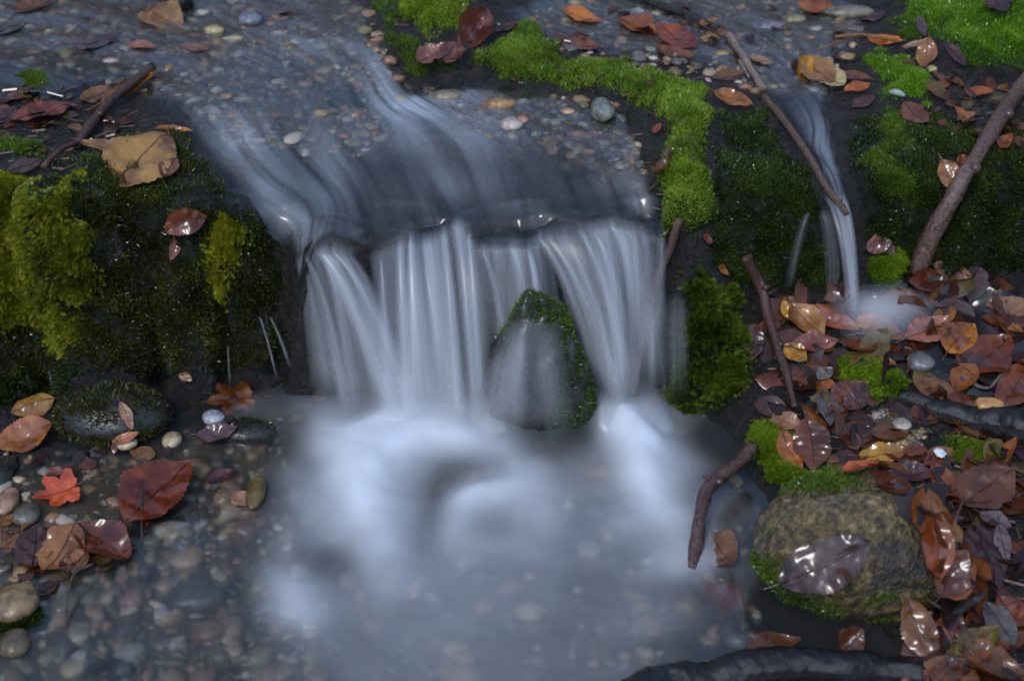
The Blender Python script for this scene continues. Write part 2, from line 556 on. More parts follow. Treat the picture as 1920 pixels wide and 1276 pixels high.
def samp(Fd, x, y):
    x = np.asarray(x, float); y = np.asarray(y, float)
    i = np.clip(np.searchsorted(xs, x) - 1, 0, NX - 2); j = np.clip(np.searchsorted(ys, y) - 1, 0, NY - 2)
    fx = np.clip((x - xs[i]) / (xs[i + 1] - xs[i]), 0, 1); fy = np.clip((y - ys[j]) / (ys[j + 1] - ys[j]), 0, 1)
    if Fd.ndim == 3: fx = fx[..., None]; fy = fy[..., None]
    return (Fd[j, i] * (1 - fx) + Fd[j, i + 1] * fx) * (1 - fy) + (Fd[j + 1, i] * (1 - fx) + Fd[j + 1, i + 1] * fx) * fy


def subgrid(name, pts, keep, attrs=None, cols=None):
    """mesh of the grid cells whose four corners are kept"""
    k = keep[:-1, :-1] & keep[1:, :-1] & keep[:-1, 1:] & keep[1:, 1:]
    j, i = np.nonzero(k)
    idx = np.arange(NY * NX).reshape(NY, NX)
    Q = np.stack([idx[j, i], idx[j, i + 1], idx[j + 1, i + 1], idx[j + 1, i]], 1)
    u, inv = np.unique(Q, return_inverse=True)
    V = pts.reshape(-1, 3)[u]
    at = {n_: np.asarray(a).reshape(-1)[u] for n_, a in (attrs or {}).items()}
    cl = {n_: np.asarray(a).reshape(-1, 3)[u] for n_, a in (cols or {}).items()}
    return np_mesh(name, V, inv.reshape(-1, 4), True, at, cl)


# regions of the bed (outlines in photo pixels, carried onto the ground)
G_UP = [(-100, -60), (690, -80), (700, 60), (780, 180), (900, 150), (1150, 190), (1230, 330), (1240, 440), (560, 480), (400, 300), (330, 200), (150, 130), (-100, 120)]
G_R = [(960, 40), (1040, -20), (1500, -40), (1640, 30), (1600, 90), (1560, 130), (1560, 200), (1450, 190), (1330, 140), (1060, 105)]
G_POOL = [(-100, 880), (60, 850), (200, 850), (380, 800), (560, 740), (1200, 740), (1360, 850), (1430, 960), (1420, 1150), (1300, 1230), (1300, 1400), (-100, 1400)]
G_PATCH = [(1590, 790), (1660, 770), (1740, 810), (1720, 850), (1620, 850)]
G_RT = [(1740, 150), (1920, 170), (2000, 230), (1800, 190)]
gravel = np.maximum.reduce([soft(p, 30, 1.5) for p in (G_UP, G_R, G_POOL, G_PATCH, G_RT)])
slab = soft([(640, 265), (1020, 262), (1190, 330), (1250, 445), (560, 490), (430, 330), (520, 250)], 60, 1.5)
gravel = gravel * (1 - .85 * slab)
gravel = np.where(FRONT & (PX > -300) & (PX < 2200) & (PY > -200) & (PY < 1500), gravel, sstep(.1, .4, fbm(XX * 3, YY * 3, seed=40)) * .8)
litter = sstep(.95, 1.5, rr) * sstep(.35, .55, .5 + .5 * fbm(XX * 4, YY * 4, seed=21))
bed = tag(link('stream_bed', subgrid('stream_bed', P3, np.ones_like(H, bool), {'gravel': gravel, 'litter': litter}), M['bed']), kind='structure')

# ------------------------------------------------------------------ rocks
def icosphere(sub):
    import bmesh
    bm = bmesh.new(); bmesh.ops.create_icosphere(bm, subdivisions=sub, radius=1.0)
    V = np.array([v.co[:] for v in bm.verts]); Fc = np.array([[v.index for v in f.verts] for f in bm.faces]); bm.free()
    return V, Fc


ICO = {k: icosphere(k) for k in (1, 2, 3, 4, 5)}


def rock_shape(sub, dims, seed, amp=.16, freq=1.3, flat=0.0, power=1.0, taper=0.0):
    V, Fc = ICO[sub]
    V = V.copy()
    V = np.sign(V) * np.abs(V) ** power
    n = fbm(V[:, 0] * freq + seed * 3.1, V[:, 1] * freq, V[:, 2] * freq, octv=4, seed=seed)
    cut = np.maximum(0, V[:, 2] - .75) * flat
    V = V * (1 + amp * n)[:, None]
    V[:, :2] *= (1 - taper * np.clip(V[:, 2:3] * .5 + .35, 0, 1))
    V[:, 2] -= cut
    return V * np.array(dims), Fc


def tri_normals(V, Fc):
    a, b, c = V[Fc[:, 0]], V[Fc[:, 1]], V[Fc[:, 2]]
    n = np.cross(b - a, c - a); ar = np.linalg.norm(n, axis=1)
    return n / ar[:, None], ar / 2


comp = H.copy()          # top of everything solid, used to rest things on
ROCKS = {}


def add_rock(name, label, px, py, zbase, dims, seed, mat, color=None, sub=4, amp=.15, sink=.25, cat='rock', rotz=0., **kw):
    c = on_z(px, py, zbase)
    V, Fc = rock_shape(sub, dims, seed, amp, **kw)
    cr, sr = math.cos(rotz), math.sin(rotz)
    V = V @ np.array([[cr, sr, 0], [-sr, cr, 0], [0, 0, 1]])
    c = c + np.array([0, 0, dims[2] * (1 - 2 * sink)])
    o = link(name, np_mesh(name, V, Fc), mat)
    o.location = c
    if color: o.color = color + (1,)
    tag(o, label, cat)
    Vw = V + c
    # top surface onto the height map
    for (x, y, z) in Vw:
        i = np.searchsorted(xs, x); j = np.searchsorted(ys, y)
        if 1 <= i < NX - 2 and 1 <= j < NY - 2:
            r_ = 2
            blk = comp[j - r_:j + r_ + 1, i - r_:i + r_ + 1]
            np.maximum(blk, z, out=blk)
    ROCKS[name + str(px)] = (o, Vw, Fc)
    return o


boulder = add_rock('boulder', 'rounded tan speckled boulder with a dark wet leaf on its face', 1592, 1090, 0.0, (.108, .080, .070), 5, M['boulder'],
                   sub=5, amp=.2, sink=.12, cat='boulder', rotz=-.12, power=.97, freq=1.7)
fallrock = add_rock('mossy_rock', 'dark pointed mossy rock standing in the middle of the waterfall', 1012, 775, 0.0, (.078, .062, .112), 9, M['stone'],
                    (.045, .042, .04), sub=5, amp=.34, sink=.2, taper=.55, freq=1.9)
leftrock = add_rock('mossy_rock', 'low dark mossy rock below the left moss overhang', 215, 800, 0.005, (.068, .045, .035), 12, M['stone'],
                    (.03, .027, .02), sub=4, sink=.25)
add_rock('mossy_rock', 'small black rock with moss touching the left edge of the pool', 462, 818, 0.0, (.036, .022, .014), 14, M['stone'], (.03, .026, .022), sub=3)
add_rock('rock', 'dark mossy stone breaking the stream at the top edge', 338, 22, .295, (.022, .02, .03), 15, M['stone'], (.02, .022, .015), sub=3, amp=.25)

# ------------------------------------------------------------------ moss
GREEN = [(.05, .06, .014), (.14, .23, .016), (.30, .40, .04)]
DEEP = [(.035, .07, .008), (.08, .14, .012), (.16, .22, .018)]
YELL = [(.06, .08, .010), (.22, .24, .018), (.42, .40, .04)]
WET = [(.012, .018, .006), (.035, .055, .010), (.09, .13, .016)]
OLIVE = [(.014, .02, .005), (.045, .055, .010), (.14, .15, .02)]


def shoots_mesh(name, P, N, length, width, pal, frond=False, droop=0., seed=0, spread=.55):
    r_ = np.random.default_rng(seed + 100)
    n = len(P)
    up = np.array([0, 0, 1.0])
    D = N * .75 + up * (.35 - droop) + r_.normal(0, spread * .6, (n, 3))
    D /= np.linalg.norm(D, axis=1, keepdims=True)
    L = length * r_.uniform(.55, 1.25, n)
    S = np.cross(D, r_.normal(0, 1, (n, 3))); S /= np.linalg.norm(S, axis=1, keepdims=True) + 1e-9
    pal = np.array(pal)
    patch = .5 + .8 * fbm(P[:, 0] * 28, P[:, 1] * 28, P[:, 2] * 28, octv=3, seed=seed)
    tv = np.clip(patch * .75 + r_.uniform(-.28, .28, n) + .12, 0, 1)[:, None]
    C = np.where(tv < .5, pal[0] + (pal[1] - pal[0]) * tv * 2, pal[1] + (pal[2] - pal[1]) * (tv * 2 - 1))
    base = P - N * .0012
    if not frond:
        W = width * r_.uniform(.7, 1.3, n)
        a = base - S * W[:, None]; b = base + S * W[:, None]
        mid = base + D * (L * .55)[:, None]
        tip = base + D * L[:, None] + r_.normal(0, .16, (n, 3)) * L[:, None]
        m1 = mid - S * (W * .8)[:, None]; m2 = mid + S * (W * .8)[:, None]
        V = np.stack([a, b, m2, m1, tip], 1).reshape(-1, 3)
        o5 = np.arange(n)[:, None] * 5
        Fc = np.concatenate([o5 + np.array([[0, 1, 2]]), o5 + np.array([[0, 2, 3]]), o5 + np.array([[3, 2, 4]])])
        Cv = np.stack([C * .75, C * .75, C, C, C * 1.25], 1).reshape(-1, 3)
    else:
        parts_v, parts_f, parts_c = [], [], []
        off = 0
        nl = 5
        Nn = np.cross(S, D)
        W = width * r_.uniform(.8, 1.2, n)
        def tri(a, b, c, ca, cc):
            nonlocal off
            parts_v.append(np.stack([a, b, c], 1).reshape(-1, 3))
            parts_f.append(off + np.arange(n * 3).reshape(-1, 3)); off += n * 3
            parts_c.append(np.stack([ca, ca, cc], 1).reshape(-1, 3))
        curve = -up * .35
        def pt(u): return base + (D * u + curve * (u * u)) * L[:, None]
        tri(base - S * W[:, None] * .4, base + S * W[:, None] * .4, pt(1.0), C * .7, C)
        for k in range(nl):
            u = .2 + .75 * k / nl
            ll = (L * .42 * (1 - .65 * k / nl))[:, None]
            for sg in (-1, 1):
                p0 = pt(u); ax = S * sg * .85 + D * .55 + Nn * .15
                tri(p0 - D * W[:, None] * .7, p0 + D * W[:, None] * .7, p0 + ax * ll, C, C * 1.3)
        V = np.concatenate(parts_v); Fc = np.concatenate(parts_f); Cv = np.concatenate(parts_c)
    return np_mesh(name, V, Fc, False, cols={'tint': np.clip(Cv, 0, 1)})


def blobpoly(x, y, rx, ry, n=9, seed=0):
    r_ = random.Random(seed * 7 + int(x))
    return [(x + rx * math.cos(a) * (k := r_.uniform(.8, 1.15)), y + ry * math.sin(a) * k) for a in [2 * math.pi * i / n for i in range(n)]]


def moss_patch(name, label, poly, n, thick, length, pal, width=.0008, frond=False, droop=0., seed=0, feather=42, tint=None, base=True, wig=1.8, clump=0.0, group=None):
    m = soft(poly, feather, wig)
    lump = thick * m ** .9 * (.7 + .95 * fbm(XX * 22, YY * 22, H * 22, octv=3, seed=seed + 31))
    if thick > 0:
        global comp
        pts = P3 + NRM * (lump - .003 * (1 - sstep(0, .3, m)))[..., None]
        comp = np.maximum(comp, np.where(m > .2, H + lump * np.maximum(NRM[..., 2], .3), -1))
    else:
        pts = P3 + NRM * .0006
    keep = m > 0.02
    dens = (.75 * m + .25 * soft(poly, feather, wig + 1.5)) * AREA
    if clump:
        dens = dens * sstep(.42, .62, .5 + .6 * fbm(XX * 40, YY * 40, H * 40, octv=3, seed=seed + 77)) + dens * .10
    tc = np.array(tint if tint is not None else pal[0]) * .8
    root = link(name, subgrid(name, pts, keep, cols={'tint': np.broadcast_to(tc, P3.shape)}), M['mound'])
    tag(root, label, 'moss', group)
    pr = (dens / dens.sum()).ravel()
    r_ = np.random.default_rng(seed)
    pick = r_.choice(NY * NX, n, p=pr)
    j, i = pick // NX, pick % NX
    fx = xs[i] + (r_.random(n) - .5) * np.gradient(xs)[i]
    fy = ys[j] + (r_.random(n) - .5) * np.gradient(ys)[j]
    P = samp(pts, fx, fy); N = samp(NRM, fx, fy)
    gN = samp(gradn(blur(H + lump, 2)), fx, fy)
    N = N * .4 + gN * .6; N /= np.linalg.norm(N, axis=1, keepdims=True)
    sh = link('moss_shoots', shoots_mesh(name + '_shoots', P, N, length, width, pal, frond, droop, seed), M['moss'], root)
    sh['kind'] = 'stuff'
    return root


def moss_on_mesh(name, label, key, n, cond, length, pal, width=.0008, frond=False, seed=0, as_child=True, droop=0.):
    o, Vw, Fc = ROCKS[key]
    N, A = tri_normals(Vw, Fc)
    C = Vw[Fc].mean(1)
    px, py, _ = project(C[:, 0], C[:, 1], C[:, 2])
    wgt = A * cond(C, N, px, py)
    r_ = np.random.default_rng(seed)
    f = r_.choice(len(Fc), n, p=wgt / wgt.sum())
    u = r_.random((n, 2)); fl = u.sum(1) > 1; u[fl] = 1 - u[fl]
    T = Vw[Fc[f]]
    P = T[:, 0] + u[:, :1] * (T[:, 1] - T[:, 0]) + u[:, 1:] * (T[:, 2] - T[:, 0])
    loc = np.array(o.location)
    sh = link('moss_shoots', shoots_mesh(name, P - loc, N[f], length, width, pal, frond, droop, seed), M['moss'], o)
    sh['kind'] = 'stuff'
    return sh


MO = moss_patch
MO('moss_cushion', 'long bright green moss ridge running along the ledge beside the stream',
   [(880, 95), (990, 45), (1045, 85), (1060, 115), (1180, 110), (1310, 150), (1335, 210), (1332, 300), (1345, 400), (1300, 430), (1240, 445),
    (1225, 330), (1250, 215), (1180, 195), (1080, 168), (960, 152), (872, 138)], 60000, .022, .0065, GREEN, seed=1)
MO('moss_cushion', 'yellow-green moss hump at the top edge above the crumpled leaves',
   [(735, -40), (880, -50), (888, 20), (872, 62), (800, 85), (750, 45)], 20000, .015, .0065, [(.09, .15, .01), (.20, .28, .015), (.32, .38, .025)], seed=2)
MO('moss_film', 'thin dark wet moss on the bank beside the top cascade',
   [(680, -40), (750, -40), (760, 60), (880, 90), (870, 150), (780, 150), (700, 70)], 9000, .004, .005, DEEP, seed=3, clump=.4)
MO('moss_cushion', 'large bright green moss mat in the top right corner',
   [(1630, -60), (2050, -60), (2050, 150), (1900, 145), (1815, 125), (1765, 80), (1700, 45)], 40000, .018, .007, [(.07, .16, .008), (.13, .27, .012), (.20, .34, .018)], seed=4)
MO('moss_cushion', 'green moss hump below the hanging tan leaf at upper right',
   [(1600, 92), (1660, 84), (1725, 118), (1760, 165), (1745, 195), (1680, 175), (1622, 140)], 17000, .012, .006, [(.07, .16, .008), (.13, .26, .012), (.19, .33, .018)], seed=5)
MO('moss_cushion', 'small green moss pad beside the orange leaf near the top right mat',
   [(1665, 40), (1705, 40), (1740, 75), (1700, 82), (1668, 62)], 5000, .008, .005, DEEP, seed=6)
MO('moss_film', 'green moss strip running down the right rock face by the thin fall',
   [(1655, 195), (1700, 190), (1735, 290), (1750, 400), (1640, 405), (1600, 310), (1640, 250)], 26000, .006, .006, DEEP, seed=7, clump=.7)
MO('moss_film', 'dark dripping moss between the ridge and the thin fall',
   [(1335, 210), (1440, 205), (1530, 330), (1560, 400), (1570, 560), (1450, 560), (1320, 510), (1330, 400)], 34000, .006, .006, WET, seed=8, clump=.6)
MO('moss_film', 'sparse dark moss on the rock face behind the leaning branch',
   [(1590, 215), (1700, 200), (1980, 235), (1980, 500), (1720, 540), (1620, 560), (1600, 420), (1580, 300)], 50000, .006, .006, WET, seed=9, clump=.6)
MO('moss_cushion', 'yellow-green feathery moss mass covering the left rock overhang',
   [(-80, 335), (20, 318), (90, 350), (180, 305), (150, 380), (215, 420), (175, 470), (230, 530), (130, 570), (190, 640), (100, 690), (60, 620), (-80, 650)], 21000, .014, .011, YELL, width=.0013, frond=True, seed=10, droop=.15, clump=1.3,
   tint=(.012, .016, .005))
MO('moss_cushion', 'bright yellow feathery moss clump hanging left of the waterfall',
   [(352, 440), (420, 398), (492, 430), (446, 500), (425, 562), (372, 552), (350, 500)], 3200, .016, .011, [(.12, .14, .012), (.32, .32, .02), (.5, .46, .05)], width=.0013, frond=True, seed=11, droop=.15, clump=.7, tint=(.02, .025, .006))
MO('moss_film', 'dark wet moss covering the left ledge around the large tan leaf',
   [(60, 300), (190, 262), (340, 245), (400, 300), (455, 380), (520, 440), (550, 560), (550, 690), (330, 715), (-80, 730), (-80, 420), (90, 330)],
   60000, .008, .007, OLIVE, seed=12, clump=.55)
MO('moss_cushion', 'feathery green moss bank on the right side of the main fall',
   [(1285, 515), (1380, 525), (1422, 640), (1400, 760), (1300, 805), (1225, 780), (1270, 640)], 7000, .012, .012, [(.022, .035, .008), (.07, .11, .012), (.20, .24, .025)], width=.0013, frond=True, seed=13, clump=.9, tint=(.015, .02, .006))
MO('moss_cushion', 'round bright moss cushion with a pink leaf on top beside the branch',
   blobpoly(1662, 492, 48, 52, seed=3), 12000, .02, .0065, [(.09, .18, .010), (.18, .29, .014), (.28, .39, .024)], seed=14, feather=34)
MO('moss_cushion', 'green moss clump among leaves right of the dark stick',
   [(1545, 660), (1620, 650), (1700, 680), (1708, 740), (1640, 765), (1560, 722)], 6500, .012, .008, [(.06, .12, .010), (.15, .24, .015), (.28, .36, .025)], width=.001, frond=True, seed=15)
MO('moss_cushion', 'bright moss clump at the pool edge beside the pleated brown leaf',
   [(1392, 780), (1440, 772), (1482, 800), (1492, 870), (1540, 895), (1452, 908), (1402, 850)], 7000, .012, .008, [(.06, .12, .010), (.15, .24, .015), (.28, .36, .025)], width=.001, frond=True, seed=16)
MO('moss_cushion', 'low dull green moss pad under the dark fallen log',
   [(1780, 815), (1880, 825), (1925, 900), (1840, 900), (1775, 870)], 4500, .009, .007, DEEP, width=.001, frond=True, seed=17, clump=.3)
MO('moss_tuft', 'small dark green moss tuft standing in the upper left stream', blobpoly(65, 152, 44, 26), 2600, .014, .008, DEEP, seed=18)
MO('moss_tuft', 'dark green moss tuft at the left edge above the yellow moss', blobpoly(42, 278, 52, 26, seed=2), 3000, .010, .008, DEEP, seed=19)
MO('moss_tuft', 'dark moss tuft under the glossy brown leaf at lower left', blobpoly(325, 974, 42, 22, seed=4), 2200, .012, .008, WET, seed=20, width=.0012)
MO('moss_tuft', 'dark moss tuft in the water below the curled brown leaf', blobpoly(215, 1066, 44, 22, seed=5), 2200, .012, .008, WET, seed=21, width=.0012)
MO('moss_tuft', 'black wet moss tuft in the bottom left corner', blobpoly(40, 1180, 62, 30, seed=6), 3000, .014, .008, WET, seed=22, width=.0012)
MO('moss_tuft', 'moss tuft frothed white at the bottom edge', blobpoly(225, 1262, 48, 20, seed=7), 1800, .014, .007, WET, seed=23, width=.0012)
MO('moss_film', 'short dark moss in the stream bed below the pale green stone',
   blobpoly(975, 185, 46, 18, seed=9), 2000, .004, .005, WET, seed=24)
MO('moss_film', 'dark green moss under the left lip of the fall',
   [(600, 150), (700, 160), (700, 215), (640, 230), (590, 200)], 3000, .003, .005, OLIVE, seed=25, clump=.3)
MO('moss_film', 'dark moss along the foot of the left overhang', [(-60, 700), (140, 690), (150, 740), (60, 760), (-60, 770)], 5000, .006, .007, WET, seed=26, clump=.3)

moss_on_mesh('boulder_moss', '', 'boulder1592', 7000,
             lambda C, N, px, py: ((sstep(1480, 1440, px) * sstep(1030, 1060, py) + sstep(1085, 1130, py) * .35 * (px > 1460) * (fbm(C[:, 0] * 40, C[:, 1] * 40, C[:, 2] * 40, seed=4) > -.1)
                                    + sstep(935, 905, py) * sstep(1640, 1560, px)) * (N[:, 1] < .5)) + 1e-6, .006, DEEP, seed=41)
moss_on_mesh('rock_moss', '', 'mossy_rock1012', 9000, lambda C, N, px, py: sstep(1000, 1060, px) * (fbm(C[:, 0] * 50, C[:, 1] * 50, C[:, 2] * 50, seed=8) > -.15) + sstep(640, 590, py) + .05, .006, DEEP, seed=42)
moss_on_mesh('rock_moss', '', 'mossy_rock215', 7000, lambda C, N, px, py: sstep(-.2, .3, fbm(C[:, 0] * 40, C[:, 1] * 40, C[:, 2] * 40, seed=9)) + .08, .007, OLIVE, seed=43)
moss_on_mesh('rock_moss', '', 'mossy_rock462', 800, lambda C, N, px, py: np.ones(len(C)), .005, WET, seed=44)
moss_on_mesh('rock_moss', '', 'rock338', 900, lambda C, N, px, py: np.ones(len(C)), .005, WET, seed=45)

# ------------------------------------------------------------------ water surfaces
FLOW = [  # flow lines of the upper stream, photo pixels, left to right
    [(-100, 60), (150, 110), (330, 190), (400, 290), (470, 390), (545, 480)],
    [(-100, 0), (250, 90), (400, 170), (500, 280), (600, 470)],
    [(100, -30), (350, 50), (560, 150), (640, 300), (720, 465)],
    [(300, -40), (500, 40), (680, 150), (760, 240), (800, 330), (850, 430)],
    [(560, -60), (640, 10), (730, 130), (800, 200), (920, 260), (980, 350), (1000, 450)],
    [(850, 180), (960, 230), (1080, 300), (1130, 400)],
    [(1000, 195), (1120, 260), (1200, 330), (1240, 430)],
]


def hit(px, py, surf=None, lift=0.0):
    """first place along the photo ray where it meets the surface"""
    F_ = comp if surf is None else surf
    d = ray(px, py)
    t = np.arange(.7, 4.5, .003)
    p = CAMP + t[:, None] * d
    below = p[:, 2] <= samp(F_, p[:, 0], p[:, 1])
    k = int(np.argmax(below)) if below.any() else len(t) - 1
    return CAMP + d * t[k] + np.array([0, 0, lift])


def flow_field(lines):
    pts, sv, tv = [], [], []
    for s, ln in enumerate(lines):
        W3 = [hit(x, y, H)[:2] for x, y in ln]
        L = [0.0]
        for a, b in zip(W3[:-1], W3[1:]): L.append(L[-1] + float(np.linalg.norm(b - a)))
        for k, p in enumerate(W3):
            pts.append(p); sv.append(s); tv.append(L[k] - L[-1])
    pts = np.array(pts)
    ws = rbf_fit(pts, np.array(sv, float), .02, 1e-3); wt = rbf_fit(pts, np.array(tv), .02, 1e-3)
    return rbf_eval(pts, ws, .02, XX, YY), rbf_eval(pts, wt, .02, XX, YY)


FS, FT = flow_field(FLOW)
Hx = samp(H, XX, np.where((XX > lipX0) & (XX < lipX1) & (YY < lipY + .012) & (YY > lipY - .05), lipY + .012, YY))
Hx = Hx - .25 * np.clip(lipY + .012 - YY, 0, .03) * ((XX > lipX0) & (XX < lipX1) & (YY > lipY - .05))
Wsm = blur(blur(Hx, 4), 4)
UP_POLY = [(-160, -90), (690, -110), (700, 60), (770, 170), (880, 152), (1060, 180), (1180, 215), (1230, 320), (1252, 452), (1160, 434), (1080, 442),
           (1000, 448), (930, 462), (870, 440), (760, 456), (660, 470), (555, 488), (470, 400), (390, 300), (345, 232), (260, 165), (100, 210), (-160, 200)]
up_sd = np.where(FRONT, sd_poly(UP_POLY, PX, PY) + warp * .5, -99)
upm = sstep(-6, 26, up_sd)
fastm = sstep(.01, .06, 1 - gradn(Wsm)[..., 2])
ripple = (.0055 + .003 * fastm) * fbm(FS * 1.5, FT * 7, seed=51, octv=2) + (.0004 + .0011 * fastm) * fbm(FS * 4 + .6 * fbm(FS, FT * 9, seed=54, octv=2), FT * 5, seed=52, octv=2)
nearlip = (XX > lipX0) & (XX < lipX1) & (np.abs(YY - lipY) < .05)
upm = np.where(nearlip & (YY < lipY + .02), 1.0, upm)
Wz = Wsm + .0075 * upm - .004 * (1 - upm) + ripple * upm
slope_fast = sstep(.05, .35, 1 - gradn(Wsm)[..., 2])
lipb = sstep(330, 250, PY) * sstep(640, 760, PX) * sstep(1010, 900, PX)
bl = lambda x, y, a, b: np.exp(-((PX - x) / a) ** 2 - ((PY - y) / b) ** 2)
milk_sheen = np.clip(.03 + .15 * slope_fast + .22 * bl(450, 265, 60, 45) + .18 * bl(500, 370, 50, 70) + .14 * bl(620, 330, 50, 90) + .12 * bl(860, 340, 90, 50) + .14 * bl(720, 130, 30, 60) + .10 * bl(540, 90, 120, 40) + .34 * np.exp(-((PX - 775) / 60) ** 2 - ((PY - 205) / 28) ** 2) + .14 * lipb, 0, .6) * sstep(0, 40, up_sd)  # aerated white on fast water, plus spots painting bluish sky sheen into the colour
stream = link('stream_water', subgrid('stream_water', np.stack([XX, YY, Wz], -1), ((up_sd > -10) & (NRM[..., 2] > .25) & ~(nearlip & (YY < lipY - .004))) | (nearlip & (YY > lipY - .004) & (YY < lipY + .02)),
              {'fs': FS, 'ft': FT, 'milk_sheen': milk_sheen}), M['stream'])
tag(stream, kind='structure')

# shallow water right of the ridge, the thin slide feeding the right-hand fall
SIDE_POLY = [(930, 20), (1060, -40), (1500, -60), (1640, 10), (1610, 85), (1570, 120), (1555, 195), (1572, 300), (1598, 395), (1562, 395), (1530, 300), (1470, 205), (1330, 130), (1200, 112), (1060, 100)]
SFLOW = [[(1050, 60), (1250, 100), (1400, 170), (1470, 240), (1540, 390)], [(1100, 20), (1350, 70), (1480, 160), (1530, 260), (1570, 390)], [(1300, -40), (1500, 60), (1560, 170), (1570, 280), (1592, 390)]]
FS2, FT2 = flow_field(SFLOW)
sd2 = np.where(FRONT, sd_poly(SIDE_POLY, PX, PY) + warp * .5, -99)
m2 = sstep(-6, 24, sd2)
W2 = Wsm + .006 * m2 - .004 * (1 - m2) + .002 * fbm(FS2 * 1.6, FT2 * 9, seed=61, octv=2) * m2
mk2 = (.04 + .24 * sstep(190, 300, PY)) * sstep(0, 25, sd2)
tag(link('stream_water', subgrid('side_water', np.stack([XX, YY, W2], -1), (sd2 > -10) & (NRM[..., 2] > .25), {'fs': FS2 * 1.5, 'ft': FT2, 'milk_sheen': mk2}), M['stream']), kind='structure')

FILM = [(1630, 560), (1760, 535), (1960, 520), (1960, 790), (1830, 745), (1720, 720), (1690, 660), (1640, 625)]
sd3 = np.where(FRONT, sd_poly(FILM, PX, PY) + warp, -99)
m3 = sstep(-5, 25, sd3)
W3z = blur(H, 4) + .005 * m3 - .004 * (1 - m3) + .0022 * fbm(XX * 45, YY * 30, seed=64, octv=3) * m3
tag(link('puddle_water', subgrid('puddle', np.stack([XX, YY, W3z], -1), (sd3 > -8) & (NRM[..., 2] > .4), {'milk_sheen': np.zeros_like(H)}), M['pool']), kind='structure')

# pool
PZ = 0.007
POOL_POLY = [(-200, 905), (70, 870), (190, 850), (380, 800), (560, 735), (1200, 735), (1290, 790), (1370, 830), (1430, 930), (1420, 1120), (1500, 1180),
             (1640, 1200), (1700, 1300), (1700, 1700), (-200, 1700)]
sdp = np.where(FRONT, sd_poly(POOL_POLY, PX, PY), -99)
pool_keep = ((sdp > -25) | ((YY < -.4) & (XX > -.9) & (XX < .62) & (YY > -3) & (H < .03))) & (H < .05)
Pz = np.full_like(H, PZ) + .0008 * fbm(XX * 9, YY * 9, seed=71, octv=2)
pmx, pmy, _ = project(XX, YY, Pz)
pool_milk = .015 + .025 * sstep(380, 700, pmx) * sstep(1450, 1250, pmx)
tag(link('pool_water', subgrid('pool_water', np.stack([XX, YY, Pz], -1), pool_keep, {'milk_sheen': pool_milk}), M['pool']), kind='structure')
TOP = np.maximum(comp, np.where(pool_keep, Pz, -1))
TOP = np.maximum(TOP, np.where((up_sd > -6) & ~(nearlip & (YY < lipY - .004)), Wz, -1)); TOP = np.maximum(TOP, np.where(sd2 > -6, W2, -1))

# white aerated water spreading over the pool; splats: photo x, y, radii, turn, amount
FOAM = [(740, 825, .95), (850, 825, .85), (680, 830, .75), (620, 815, .55), (600, 770, .30), (650, 770, .12), (760, 780, .75), (850, 780, .7), (905, 790, .4),
        (930, 840, .6), (660, 900, .72), (700, 880, .82), (600, 940, .42), (560, 900, .25), (520, 960, .12), (480, 900, .02), (470, 1020, .04), (550, 1010, .25), (690, 960, .75), (715, 1030, .62),
        (640, 1000, .42), (620, 1060, .18), (560, 1060, .22), (545, 1110, .52), (570, 1150, .45), (510, 1120, .16), (450, 1120, .04), (740, 1080, .45), (800, 1060, .32), (770, 960, .5), (800, 900, .45), (825, 930, .14),
        (828, 965, .14), (815, 1010, .26), (860, 890, .30), (900, 880, .42), (930, 905, .52), (848, 975, .58), (868, 945, .6), (910, 935, .55), (920, 985, .32), (870, 1010, .42), (960, 960, .5), (1000, 900, .58), (1020, 950, .5),
        (985, 1010, .38), (1060, 900, .28), (1080, 960, .24), (1090, 1030, .24), (1040, 840, .1), (980, 810, .1), (1090, 800, .05), (1130, 870, .2), (1140, 940, .26), (1150, 740, .5), (1170, 790, .85),
        (1200, 850, .95), (1215, 900, .88), (1240, 950, .66), (1270, 880, .4), (1310, 930, .2), (1290, 990, .58), (1300, 1030, .45), (1275, 1050, .5), (1340, 1000, .08), (1240, 1030, .34), (1180, 980, .4), (1180, 1050, .22),
        (1100, 1100, .17), (1000, 1090, .24), (900, 1090, .26), (850, 1150, .26), (760, 1160, .26), (650, 1130, .24), (620, 1200, .2), (520, 1200, .12), (450, 1220, .04), (560, 1270, .12), (700, 1260, .2),
        (900, 1240, .2), (1050, 1200, .18), (1200, 1150, .2), (1270, 1120, .16), (1150, 1260, .16), (1260, 1230, .08), (1330, 1120, .02), (1400, 1000, 0), (1350, 900, .06), (1320, 830, .03), (1250, 790, .2),
        (600, 1340, .1), (900, 1340, .12), (1200, 1340, .1), (380, 900, 0), (380, 1050, 0), (380, 1250, 0), (1440, 900, 0), (1440, 1200, 0), (560, 800, .1), (520, 840, .06), (700, 730, .1), (850, 730, .1), (1000, 740, .02), (1200, 730, .3)]
fa = np.array(FOAM, float)
QX, QY, _ = project(XX, YY, np.full_like(H, PZ))
num = np.zeros_like(H); den = np.full_like(H, 1e-9)
for fx_, fy_, fd_ in fa:
    d2_ = (QX - fx_) ** 2 + ((QY - fy_) * 1.15) ** 2
    k_ = np.exp(-.5 * d2_ / 25.0 ** 2) + 2e-3 * np.exp(-.5 * d2_ / 90.0 ** 2)
    num += k_ * fd_; den += k_
foam = num / den
def gau(x, y, a, b, tr):
    dx, dy = QX - x, QY - y
    u = dx * math.cos(tr) + dy * math.sin(tr); v = -dx * math.sin(tr) + dy * math.cos(tr)
    return np.exp(-.5 * ((u / a) ** 2 + (v / b) ** 2))
